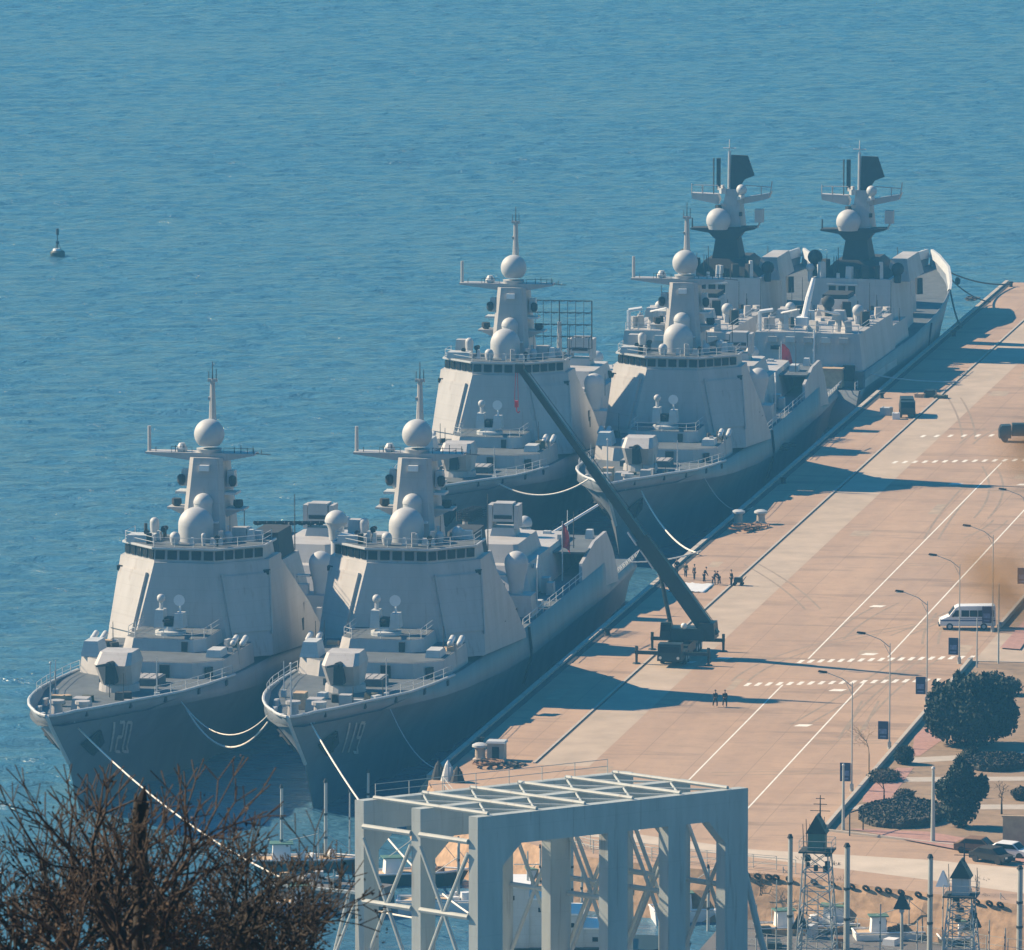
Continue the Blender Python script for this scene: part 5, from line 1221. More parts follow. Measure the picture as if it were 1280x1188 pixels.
# ------------------------------------------------------------------ evergreens, hedges, bare garden trees
def foliage(blobs, n, size, seed, core=.78):
    rr = random.Random(seed); b = MB()
    for (cx, cy, cz, rx, ry, rz_) in blobs:
        vs = []; fs = []; nu, nv = 14, 9
        for j in range(nv + 1):
            a = -math.pi / 2 + math.pi * j / nv
            for k in range(nu):
                t = 2 * math.pi * k / nu; q = core * rr.uniform(.85, 1.08)
                vs.append((cx + rx * q * math.cos(a) * math.cos(t), cy + ry * q * math.cos(a) * math.sin(t), cz + rz_ * q * math.sin(a)))
        for j in range(nv):
            for k in range(nu): fs.append((j * nu + k, j * nu + (k + 1) % nu, (j + 1) * nu + (k + 1) % nu, (j + 1) * nu + k))
        b.add(vs, fs)
        m_ = int(n * rx * rz_ / sum(q[3] * q[5] for q in blobs))
        for _ in range(m_):
            d = Vector((rr.gauss(0, 1), rr.gauss(0, 1), rr.gauss(0, 1))).normalized(); q = rr.uniform(.72, 1.10)
            c = Vector((cx + rx * d.x * q, cy + ry * d.y * q, cz + rz_ * d.z * q))
            u = Vector((rr.uniform(-1, 1), rr.uniform(-1, 1), rr.uniform(-.2, 1.4))).normalized(); v = u.orthogonal().normalized(); v.rotate(Matrix.Rotation(rr.uniform(0, 6.28), 3, u))
            s_ = size * rr.uniform(.5, 1.4)
            b.add([c - u * s_ * .5, c + v * s_ * .35, c + u * s_ * .8, c - v * s_ * .35], [(0, 1, 2, 3)])
    return b
def evergreen(name, p, blobs, n, size, seed, label, cat, group=None, trunk=True, m='evergreen'):
    r = empty(name, tuple(p)); tag(r, label, cat, group)
    if trunk:
        b = MB(); b.cone((0, 0, -.1), (0, 0, 1.6), .28, .16, 8)
        for k in range(5): b.cone((0, 0, .8 + .15 * k), (math.cos(k * 1.3) * 1.1, math.sin(k * 1.3) * 1.1, 2.4 + .3 * k), .10, .04, 6)
        b.build('trunk', M['bark'], r)
    foliage(blobs, n, size, seed).build('crown', M[m], r)
p = G(1212, 932, 3.13)
evergreen('evergreen_tree', p, [(0, 0, 3.0, 4.0, 3.4, 2.9), (-2.2, .3, 4.0, 2.1, 2.4, 2.2), (2.2, .5, 4.2, 2.2, 2.2, 2.4), (.4, 0, 5.4, 1.9, 2.0, 1.7), (3.2, 0, 3.0, 1.6, 2, 2), (-3.0, 0, 2.6, 1.5, 2, 1.8), (-3.4, 0, 5.6, .35, .35, .9), (-1.2, 0, 6.7, .4, .4, .8), (1.6, 0, 6.7, .4, .4, .7)], 9000, .42, 1, 'broad dark evergreen, the largest in the garden', 'tree')
p = G(1200, 1034, 3.13)
evergreen('evergreen_tree', p, [(0, 0, 2.4, 1.7, 1.7, 2.2), (-.9, 0, 3.5, 1.5, 1.3, 1.2), (1.3, 0, 3.6, 1.3, 1.2, 1.1), (.1, 0, 4.9, 1.2, 1.2, 1.3), (-.1, 0, 6.1, .45, .45, .8), (2.1, 0, 4.3, .5, .6, .7)], 4200, .36, 2, 'smaller dark evergreen tree with a spiky top, nearer than the broad one', 'tree')
evergreen('clipped_bush', G(1130, 955, 3.13), [(0, 0, .8, .95, 1.0, .85), (.2, 0, 1.2, .75, .8, .55)], 1500, .2, 3, 'round dark clipped bush beside the lamp post on the kerb', 'bush', 'rounded bushes in the garden', False)
evergreen('clipped_bush', G(1214, 948, 3.13), [(0, 0, .45, .95, .9, .55), (.1, 0, .8, .5, .5, .35)], 900, .2, 4, 'low bush below the broad evergreen beside the oval hedge', 'bush', 'rounded bushes in the garden', False)
evergreen('clipped_bush', G(1131, 1003, 3.13), [(0, 0, .6, .95, .9, .7)], 900, .2, 5, 'greyish round bush left of the smaller evergreen', 'bush', 'rounded bushes in the garden', False, 'hedge')
evergreen('clipped_bush', G(1276, 1000, 3.13), [(0, 0, .6, .9, .9, .65)], 900, .2, 6, 'round bush cut by the right edge of the garden', 'bush', 'rounded bushes in the garden', False, 'hedge')
evergreen('clipped_bush', G(1105, 975, 3.13), [(0, 0, .4, 1.6, 2.2, .6)], 1200, .2, 7, 'wide low brownish bush behind the kerb lamp', 'bush', 'rounded bushes in the garden', False, 'hedge')
evergreen('clipped_bush', G(1243, 868, 3.13), [(0, 0, 1.0, 1.6, 1.6, 1.3), (1.5, 0, .8, 1.4, 1.4, 1)], 1700, .25, 8, 'dark bush behind the right side of the broad evergreen', 'bush', 'rounded bushes in the garden', False)
def oval_hedge(px, py, a, c, h, label, seed):
    p = G(px, py, 3.13); r = empty('oval_hedge', tuple(p)); tag(r, label, 'hedge', 'oval clipped hedges'); rr = random.Random(seed)
    b = MB(); n = 60; vs = []; ring = ((1, 0), (1.02, h * .6), (.97, h), (.0, h * 1.0))
    for q, z in ring:
        for k in range(n):
            t = 2 * math.pi * k / n; w_ = q * rr.uniform(.97, 1.03); vs.append((a * w_ * math.cos(t), c * w_ * math.sin(t), z + rr.uniform(-.05, .05) * (z > 0)))
    b.add(vs, [(j * n + k, j * n + (k + 1) % n, (j + 1) * n + (k + 1) % n, (j + 1) * n + k) for j in range(3) for k in range(n)])
    for _ in range(2600):
        t = rr.uniform(0, 6.283); q = math.sqrt(rr.uniform(0, 1)); z = h
        if rr.random() < .35: q = 1.0; z = rr.uniform(0, h)
        cc = Vector((a * q * math.cos(t), c * q * math.sin(t), z)); u = Vector((rr.uniform(-1, 1), rr.uniform(-1, 1), rr.uniform(0, 1.2))).normalized(); v = u.orthogonal()
        b.add([cc, cc + v * .1, cc + u * .22, cc - v * .1], [(0, 1, 2, 3)])
    b.build('foliage', M['hedge'], r)
oval_hedge(1128, 1022, 4.0, 6.2, .8, 'large oval hedge left of the smaller evergreen', 1)
oval_hedge(1246, 957, 3.0, 4.0, .7, 'oval hedge at the right side of the garden', 2)
def branchy(b, p, d, L, r, depth, rr, spread=.55, kids=3, up=.12, shrink=.76, minr=.004):
    q = p; dd = d.copy(); seg = 2 if depth > 1 else 1
    for k in range(seg):
        dd = (dd + Vector((rr.gauss(0, .12), rr.gauss(0, .12), rr.gauss(0, .08) + up * .4))).normalized()
        q2 = q + dd * L / seg; r2 = max(minr, r * (1 - .22 * (k + 1) / seg)); b.cone(q, q2, max(minr, r * (1 - .22 * k / seg)), r2, 5 if r > .02 else 3, False); q = q2
        if depth > 0 and k < seg - 1 and rr.random() < .7:
            e = dd.orthogonal(); e.rotate(Matrix.Rotation(rr.uniform(0, 6.28), 3, dd)); branchy(b, q, (dd + e * spread * 1.2).normalized(), L * shrink * .8, r * .5, depth - 1, rr, spread, kids, up, shrink, minr)
    if depth == 0: return
    n = kids if rr.random() < .6 else kids - 1
    off = rr.uniform(0, 6.28)
    if minr > .008 and minr < .011 and depth > 1 and rr.random() < .45: n = 2
    for k in range(n):
        e = dd.orthogonal(); e.rotate(Matrix.Rotation(off + 6.283 * k / n + rr.uniform(-.4, .4), 3, dd))
        nd = (dd + e * spread * rr.uniform(.5, 1.3) + Vector((0, 0, up))).normalized()
        branchy(b, q, nd, L * shrink * rr.uniform(.75, 1.15), r * rr.uniform(.5, .72), depth - 1, rr, spread, kids, up, shrink, minr)
def bare_small(px, py, h, label, seed, m='bark'):
    p = G(px, py, 3.13); r = empty('bare_tree', tuple(p)); tag(r, label, 'tree', 'small bare trees in the garden'); rr = random.Random(seed)
    b = MB(); b.cone((0, 0, -.1), (0, 0, h * .3), .10, .08, 8, False); tk = b.build('trunk', M[m], r)
    b = MB(); branchy(b, Vector((0, 0, h * .3)), Vector((0, 0, 1)), h * .24, .07, 4, rr, .6, 3, .05, .74, .012); b.build('branches', M[m], r)
bare_small(1105, 1010, 4.2, 'small bare tree on the pink paving beside the banner lamp', 4, 'barkred')
bare_small(1252, 1018, 3.4, 'slender bare tree right of the smaller evergreen', 6)
bare_small(1086, 962, 5.2, 'pale leafless sapling on the kerb between two lamp posts', 9, 'sand')
# low fence / arbour at the kerb corner
p0 = G(1062, 1045, 3.0); r = empty('garden_railing', tuple(p0)); tag(r, 'dark railing frame at the near corner of the garden', 'railing')
for k in range(5):
    b = MB(); x = k * .9; b.tube([(x, k * 2.6, 0), (x, k * 2.6, 2.2), (x + .9, k * 2.6 + 2.6, 2.2)], .07); b.build('post', M['dark'], r)

# parked things by the garden's near edge
def car(px, py, rz, body, label):
    p = G(px, py); r = empty('parked_car', (p.x, p.y, 3.01), rz); tag(r, label, 'car', 'cars parked at the foot of the garden')
    b = MB(); b.side([(-2.1, .3), (-2.1, .75), (-1.2, .9), (-.6, 1.42), (1.0, 1.45), (1.7, .98), (2.1, .9), (2.1, .3)], -.85, .85); o = b.build('body', M[body], r); bv = o.modifiers.new('b', 'BEVEL'); bv.width = .06
    for sx in (-1, 1):
        b = MB(); b.side([(-1.05, .93), (-.58, 1.34), (.92, 1.36), (1.45, .96)], sx * .86 - .01, sx * .86 + .01); b.build('side_window', M['glass'], r)
        for y in (-1.3, 1.3): b = MB(); b.cone((sx * .7, y, .32), (sx * .9, y, .32), .32, .32, 16); b.build('wheel', M['rubber'], r)
        b = MB(); b.box(sx * .6 - .15, sx * .6 + .15, -2.13, -2.09, .6, .75); b.build('headlight', M['lens'], r)
    b = MB(); b.hexa([(-.7, -1.18, .92), (.7, -1.18, .92), (.65, -.62, 1.38), (-.65, -.62, 1.38), (-.7, -1.22, .95), (.7, -1.22, .95), (.65, -.66, 1.41), (-.65, -.66, 1.41)]); b.build('windscreen', M['glass'], r)
car(1240, 1078, R(60), 'blackcloth', 'black car parked below the garden, left of the pale one')
car(1262, 1072, R(75), 'white', 'pale car parked below the garden at the right edge')
car(1222, 1066, R(80), 'brown', 'rust brown car parked below the garden behind the right tower')
b = MB(); p = G(1272, 1062); b.box(p.x - 1.4, p.x + 1.6, p.y, p.y + .3, 3.0, 6.0); b.box(p.x - 1.5, p.x + 1.7, p.y - .05, p.y + .35, 6.0, 6.15); tag(b.build('notice_wall', M['sand']), 'sunlit pink notice wall at the right edge below the garden', 'wall')

# ------------------------------------------------------------------ front edge of the pier: rubble slope, tyres, railings
b = MB(); rr = random.Random(5)
edge = [(0, -7), (5, -24), (10, -34), (21, -46), (31, -50.5), (41.5, -53), (52, -57.6), (64.5, -63.5), (140, -95)]
vs = []; n = 0
for k in range(len(edge) - 1):
    a = Vector(edge[k]); c = Vector(edge[k + 1]); m_ = int((c - a).length / 1.5)
    nrm = Vector((c.y - a.y, -(c.x - a.x))).normalized()
    for i in range(m_ + (1 if k == len(edge) - 2 else 0)):
        q = a.lerp(c, i / m_)
        for j in range(6):
            o_ = .05 + j * .5 + rr.uniform(-.12, .12); z = 3.02 - (j ** 1.1) * .86 + (rr.uniform(-.22, .22) if j else 0)
            vs.append((q.x + nrm.x * o_, q.y + nrm.y * o_, z))
        n += 1
b.add(vs, [(i * 6 + j, i * 6 + j + 1, (i + 1) * 6 + j + 1, (i + 1) * 6 + j) for i in range(n - 1) for j in range(5)])
o = b.build('rubble_slope', M['sandwall']); tag(o, kind='structure')
tyre = None
tl = [(952, 1104), (966, 1105), (981, 1106), (996, 1108), (1012, 1110), (1044, 1114), (1066, 1116), (1092, 1119), (1106, 1122), (1121, 1124), (1134, 1126), (1150, 1128), (1171, 1131), (1240, 1141), (1253, 1143), (1266, 1145)]
for k, (px, py) in enumerate(tl):
    e = G(px, py - 12, 2.4)
    if tyre is None:
        b = MB()
        for i in range(12):
            t0 = 2 * math.pi * i / 12; t1 = 2 * math.pi * (i + 1) / 12
            b.cone((.27 * math.cos(t0), 0, .27 * math.sin(t0)), (.27 * math.cos(t1), 0, .27 * math.sin(t1)), .12, .12, 8)
        tyre = b.build('tyre', M['rubber'], None, 'all'); t_o = tyre
    else:
        t_o = tyre.copy(); col.objects.link(t_o)
    # sits on the slope just below the rim
    best = min(((Vector(edge[i]).lerp(Vector(edge[i + 1]), s_ / 60), i) for i in range(len(edge) - 1) for s_ in range(61)), key=lambda q: (Vector((e.x, e.y)) - q[0]).length)
    q, i = best; a = Vector(edge[i]); c = Vector(edge[i + 1]); nrm = Vector((c.y - a.y, -(c.x - a.x))).normalized()
    t_o.location = (q.x + nrm.x * .45, q.y + nrm.y * .45, 2.85); t_o.rotation_euler = (R(35), 0, math.atan2(c.y - a.y, c.x - a.x))
    tag(t_o, 'black tyre laid along the rim of the sandy bank', 'tyre', 'tyres along the sandy bank')
# distant railing on the pier's front edge
b = MB(); pts = [Vector((x, y, 3.0)) for x, y in ((3, -14), (5, -20), (7.5, -26), (10.5, -32), (15, -37), (19, -41), (23, -45), (29, -48), (36, -50), (43, -52))]
for q in pts: b.cone(q, q + Vector((0, 0, 1.3)), .05, .05, 5)
for h in (.7, 1.3): b.tube([q + Vector((0, 0, h)) for q in pts], .04, 5)
tag(b.build('edge_railing', M['steelw']), 'thin railing along the front edge of the pier behind the gantry', 'railing')

# ------------------------------------------------------------------ steel gantry in the foreground
A = Vector((24.9, -112.7)); AB = Vector((20.2, 18.9)); AC = Vector((-12.0, 6.8))
gr = empty('gantry_frame', (A.x, A.y, -1.5)); tag(gr, 'large pale steel gantry with three portal frames and X braced side', 'gantry')
uAB = AB.normalized(); uAC = AC.normalized(); LAB = AB.length; LAC = AC.length; TOP = 19.5
def gp(a, c, z): v = uAB * a + uAC * c; return (v.x, v.y, z)
for k, c0 in enumerate((0.0, LAC * .5 - .5, LAC - 1.0)):
    pr_ = empty('x')
    bpy.data.objects.remove(pr_)
    out = [(0, 0), (2.9, 0), (2.9, TOP - 5.2), (4.9, TOP - 2.7), (12.2, TOP - 2.5), (12.6, TOP - 3.2), (12.6, 0), (15.4, 0), (15.4, TOP - 2.6), (18.8, TOP - 2.6), (18.8, 0), (21.4, 0), (21.4, TOP - 2.6), (22.6, TOP - 2.6), (24.9, TOP - 4.8), (24.9, 0), (LAB, 0), (LAB, TOP), (0, TOP)]
    b = MB()
    # build from convex pieces so faces stay clean
    def slab(pts, d=1.0, c0=c0):
        n_ = len(pts); vs = [gp(a, c0, z) for a, z in pts] + [gp(a, c0 + d, z) for a, z in pts]
        b.add(vs, [tuple(range(n_)), tuple(reversed(range(n_, 2 * n_)))] + [(i, n_ + i, n_ + (i + 1) % n_, (i + 1) % n_) for i in range(n_)])
    slab([(0, TOP - 2.6), (LAB, TOP - 2.6), (LAB, TOP), (0, TOP)])
    cw = 2.5 if k == 0 else 1.5
    slab([(0, 0), (cw, 0), (cw, TOP - 4.4), (cw + 1.9, TOP - 2.6), (0, TOP - 2.6)])
    for a0, a1 in ((13.2, 15.2), (19.4, 21.2)): slab([(a0, 0), (a1, 0), (a1, TOP - 2.6), (a0, TOP - 2.6)])
    slab([(25.3, 0), (LAB, 0), (LAB, TOP - 2.6), (23.6, TOP - 2.6), (25.3, TOP - 4.6)])
    b.build('portal_frame', M['steelw'], gr)
def tubeg(name, pts, r): b = MB(); b.tube([gp(*q) for q in pts], r, 8); return b.build(name, M['steelw'], gr)
for c0, c1 in ((1.0, LAC * .5 - .5), (LAC * .5 + .5, LAC - 1.0)):
    for a in (-.05, 15.0, 21.0, LAB - .5):
        for z in (TOP - 2.2, TOP - 8.7): tubeg('side_girt', [(a, c0, z), (a, c1, z)], .24)
        m_ = (c0 + c1) / 2
        tubeg('cross_brace', [(a, c0, TOP - 3.2), (a, m_, TOP - 8.7), (a, c0, TOP - 14.6)], .18)
        tubeg('cross_brace', [(a, c1, TOP - 3.2), (a, m_, TOP - 8.7), (a, c1, TOP - 14.6)], .18)
for i in range(6):
    a = 1.5 + i * 4.9; tubeg('roof_beam', [(a, .5, TOP + .1), (a, LAC - .5, TOP + .1)], .19)
    if i < 5:
        for c0, c1 in ((.6, LAC * .5), (LAC * .5, LAC - .6)):
            tubeg('roof_brace', [(a, c0, TOP - .1), (a + 4.9, c1, TOP - .1)], .10); tubeg('roof_brace', [(a, c1, TOP - .1), (a + 4.9, c0, TOP - .1)], .10)
b = MB()
for c in (LAC - .1,):
    q = [gp(2 + i * 3.4, c, TOP) for i in range(8)]
    for v in q: b.cone(v, (v[0], v[1], v[2] + 1.2), .04, .04, 5)
    for h in (.6, 1.2): b.tube([(v[0], v[1], v[2] + h) for v in q], .03, 5)
b.build('walkway_rail', M['steelw'], gr)
b = MB(); q = [gp(LAB - 5.5 + i * 1.8, .5, TOP) for i in range(4)]
b.tube([gp(LAB + 6 * 0 + .2, 1.0, TOP - 6), gp(LAB + 1.6, .4, TOP - 13), gp(LAB + 3.4, 0, 0)], .3, 8); b.build('raking_strut', M['steelw'], gr)
b = MB(); b.tube([gp(-.4, LAC + .2, TOP - 8), gp(-1.6, LAC + 2.5, 0)], .16, 8); b.build('raking_strut', M['steelw'], gr)
b = MB(); b.tube([gp(-.4, LAC - .4, TOP - 9), gp(-3.0, LAC + 2.0, 0)], .13, 8); b.build('raking_strut', M['steelw'], gr)
b = MB(); b.prism([(8, -118), (56, -100), (52, -88), (4, -100)], [(8, -118), (56, -100), (52, -88), (4, -100)], -5, -.6); tag(b.build('gantry_footing', M['concrete']), kind='structure')

q_ = [(37, -52), (37, -75), (44, -88), (75, -100), (150, -120), (150, -92), (64.5, -60), (52, -54), (41.5, -50)]
q_ = list(reversed(q_))
if sum((q_[i][0] * q_[(i + 1) % len(q_)][1] - q_[(i + 1) % len(q_)][0] * q_[i][1]) for i in range(len(q_))) < 0: q_.reverse()
b = MB(); b.prism(q_, q_, -5.5, -.95); tag(b.build('lower_quay', M['asphalt']), kind='structure')
# ------------------------------------------------------------------ small craft, piles and towers in the basin
def workship():
    o = G(640, 1205, -1.5); r = empty('work_vessel', (o.x, o.y, -1.5), R(9)); tag(r, 'cream work vessel with stepped deckhouse seen through the gantry', 'ship')
    b = MB(); b.prism([(-3, -3.2), (12, -3.2), (15, 0), (12, 3.2), (-3, 3.2)], [(-3, -3.6), (12.5, -3.6), (16, 0), (12.5, 3.6), (-3, 3.6)], -.8, 2.0); b.build('hull', M['craneg'], r)
    for k, (x0, x1, z) in enumerate(((-1.0, 1.6, 7.4), (1.6, 4.3, 6.3), (4.3, 6.4, 4.9), (6.4, 8.8, 3.6))):
        b = MB(); b.box(x0, x1, -3.0 + k * .2, 3.0 - k * .2, 2.0, z); h = b.build('deckhouse', M['pale'], r)
        c = MB(); c.box(x0 - .1, x1 + .1, -3.1 + k * .2, 3.1 - k * .2, z, z + .15); c.build('roof', M['white'], h)
        c = MB(); c.box(x0 + .8, x0 + 1.3, -3.04 + k * .2, -2.98 + k * .2, z - 1.1, z - .7); c.build('window', M['glass'], h)
    b = MB(); b.cone((1.4, 0, 6.9), (1.4, 0, 10.2), .12, .06, 6); b.tube([(.2, 0, 9), (2.6, 0, 9)], .05); b.build('mast', M['steelw'], r)
workship()
def small_boat(px, py, L, rz, hull, label, mast=4.0, house=True):
    o = G(px, py, -1.5); r = empty('fishing_boat', (o.x, o.y, -1.5), rz); tag(r, label, 'boat', 'small boats moored in the basin'); W_ = L * .16
    lo = [(-L / 2, -W_ * .8), (L * .25, -W_ * .8), (L * .46, 0), (L * .25, W_ * .8), (-L / 2, W_ * .8)]; hi = [(-L / 2 - .2, -W_), (L * .27, -W_), (L * .56, 0), (L * .27, W_), (-L / 2 - .2, W_)]
    b = MB(); b.prism(lo, hi, -.4, 1.1); h = b.build('hull', M[hull], r)
    b = MB(); b.prism([(x * .93, y * .88) for x, y in hi], [(x * .93, y * .88) for x, y in hi], 1.11, 1.16); b.build('deck', M['sand'], h)
    b = MB(); q = hi + [hi[0]]; b.tube([(x, y, 1.25) for x, y in q], .09, 6); b.build('gunwale', M['white'], h)
    if house:
        b = MB(); b.box(-L * .34, -L * .16, -W_ * .5, W_ * .5, 1.16, 2.6, .1, .08); w_ = b.build('wheelhouse', M['white'], r)
        b = MB(); b.box(-L * .16 - .12, -L * .16 + .0, -W_ * .36, W_ * .36, 1.8, 2.3); b.build('window', M['glass'], w_)
        b = MB(); b.box(-L * .36, -L * .14, -W_ * .56, W_ * .56, 2.6, 2.7); b.build('roof', M['green'], w_)
    b = MB(); b.cone((L * .1, 0, 1.1), (L * .1, 0, 1.1 + mast), .08, .05, 6); b.tube([(L * .1, 0, 1.1 + mast * .8), (-L * .3, 0, 2.6)], .04, 5); b.tube([(L * .1, 0, 1.1 + mast * .95), (L * .5, 0, 1.3)], .03, 5); b.build('mast', M['steelw'], r)
    b = MB(); rr = random.Random(int(px))
    for k in range(5): b.cbox((rr.uniform(-.1, .25) * L, rr.uniform(-.4, .4) * W_, 1.16), (rr.uniform(.4, .9), rr.uniform(.4, .8), rr.uniform(.3, .8)), rr.uniform(0, 2))
    b.build('fish_box', M[rr.choice(['sand', 'white', 'brown', 'bodyblue'])], r)
for (px, py, L, rz, hc, lb, ms) in ((700, 1120, 9, .2, 'craneg', 'dark fishing boat behind the top step of the work vessel', 6),
        (820, 1140, 9, .1, 'green', 'green fishing boat between the middle gantry columns', 5), (885, 1150, 10, .25, 'white', 'white boat seen between the last two gantry columns', 5),
        (965, 1152, 10, .05, 'white', 'long white edged boat right of the gantry', 4),
        (1010, 1172, 9, .3, 'sand', 'tan boat at the foot of the left tower', 3), (1080, 1168, 11, .0, 'green', 'dark green boat right of the second tall pile', 3),
        (1125, 1180, 8, .2, 'white', 'white boat beneath the triangle marker', 3), (1185, 1176, 9, -.15, 'white', 'white boat at the foot of the right tower', 4),
        (1238, 1186, 9, .2, 'craneg', 'dark boat between the right tower and the last pile', 4), (520, 1105, 9, .3, 'craneg', 'dark boat seen through the left bays of the gantry', 5),
        (560, 1140, 9, .1, 'white', 'white boat seen low through the left bays of the gantry', 5), (385, 1088, 10, .15, 'craneg', 'dark boat lying at the far side of the left jetty', 3),
        (405, 1142, 9, .1, 'bodyblue', 'blue grey boat on the near side of the left jetty', 3)):
    small_boat(px, py, L, rz + R(5), M and hc, lb, ms)
# left jetty
a = G(335, 1112, 0.4); c = G(452, 1124, 0.4); r = empty('jetty', tuple(a)); tag(r, 'low pale edged jetty behind the bare branches, left of the gantry', 'jetty')
d = c - a; s_ = Vector((-d.y, d.x, 0)).normalized()
b = MB(); z = Vector((0, 0, .5)); b.hexa([Vector((0, 0, -1.5)), d + Vector((0, 0, -1.5)), d + s_ * 6 + Vector((0, 0, -1.5)), s_ * 6 + Vector((0, 0, -1.5)), Vector((0, 0, .4)), d + Vector((0, 0, .4)), d + s_ * 6 + Vector((0, 0, .4)), s_ * 6 + Vector((0, 0, .4))]); b.build('deck', M['asphalt'], r)
b = MB(); b.hexa([-s_ * .15 + Vector((0, 0, .4)), d - s_ * .15 + Vector((0, 0, .4)), d + s_ * .35 + Vector((0, 0, .4)), s_ * .35 + Vector((0, 0, .4)), -s_ * .15 + Vector((0, 0, .65)), d - s_ * .15 + Vector((0, 0, .65)), d + s_ * .35 + Vector((0, 0, .65)), s_ * .35 + Vector((0, 0, .65))]); b.build('edge_beam', M['steelw'], r)
rr = random.Random(4)
for k in range(14):
    q = a + d * rr.uniform(.05, .95) + s_ * rr.uniform(.8, 5.2); b = MB(); b.cbox((q.x, q.y, .4), (rr.uniform(.4, 1.2), rr.uniform(.4, 1.2), rr.uniform(.4, 1.6)), rr.uniform(0, 2), .05, .05)
    tag(b.build('dock_box', M[rr.choice(['pale', 'dark', 'navy', 'sand'])]), 'small weathered box among the clutter on the left jetty', 'box', 'clutter on the left jetty')
def pile(px, ytop, ybase, rad, label, z0=-1.5, m='steelw', cap=True):
    p = G(px, ybase, z0); dist = (p - CAM).dot(fw); h = (ybase - ytop) / F * dist * 1.01
    r = empty('mooring_pile', tuple(p)); tag(r, label, 'pile', 'pale piles and posts in the basin')
    b = MB(); b.cone((0, 0, 0), (.04, 0, h), rad, rad * .85, 10); b.build('post', M[m], r)
    for k in (.35, .62):
        b = MB(); b.cone((0, 0, h * k), (0, 0, h * k + .22), rad * 1.12, rad * 1.12, 10); b.build('band', M['dark'], r)
    if cap: b = MB(); b.cone((0, 0, h), (0, 0, h + .35), rad * 1.2, rad * .6, 10); b.build('cap', M['dark'], r)
for (px, yt, yb, rad, lb) in ((987, 1047, 1200, .24, 'pale pile left of the left tower'), (1058, 1058, 1200, .28, 'tall pale pile right of the left tower'), (1162, 1072, 1200, .25, 'tall pale pile between the towers'), (1274, 1086, 1200, .27, 'tall pale pile at the right edge'),
        (352, 985, 1088, .16, 'thin pale post at the left end of the jetty'), (407, 978, 1086, .17, 'thin pale post with a box near its top, on the jetty'), (460, 966, 1040, .14, 'thin pale post just left of the gantry top'), (437, 990, 1080, .08, 'very thin post by the left gantry leg'),
        (573, 1050, 1120, .14, 'thin post in the left gantry opening'), (653, 1020, 1108, .12, 'thin post behind the gantry beam, left'), (714, 1045, 1150, .20, 'stout post in the middle gantry opening'), (727, 1085, 1155, .12, 'short post right of the stout one in the middle opening'),
        (675, 1060, 1125, .10, 'slender mast left of the stout post in the middle opening'), (690, 1052, 1120, .10, 'slender mast just left of the stout post'), (885, 1085, 1165, .14, 'post between the last two gantry columns')):
    pile(px, yt, yb, rad, lb)
def marker(px, yt, yb, label, m='craneg'):
    p = G(px, yb, -1.5); dist = (p - CAM).dot(fw); k = dist / F; h = (yb - yt) * k
    r = empty('triangle_marker', tuple(p)); tag(r, label, 'marker', 'triangle markers on posts')
    b = MB(); b.cone((0, 0, 0), (0, 0, h - 1.4), .16, .12, 8); b.build('post', M['steelw'], r)
    b = MB(); b.prism([(-.75, -.3), (.75, -.3), (.75, .3), (-.75, .3)], [(-.06, -.05), (.06, -.05), (.06, .05), (-.06, .05)], h - 1.6, h); b.build('board', M[m], r)
    b = MB(); b.box(-.2, .2, -.2, .2, h - 1.9, h - 1.6); b.build('bracket', M['pale'], r)
marker(1127, 1113, 1200, 'green triangle marker between the two towers')
marker(1000, 1138, 1200, 'dark triangle marker left of the left tower foot', 'dark')
marker(1216, 1136, 1200, 'small dark triangle marker right of the right tower', 'dark')
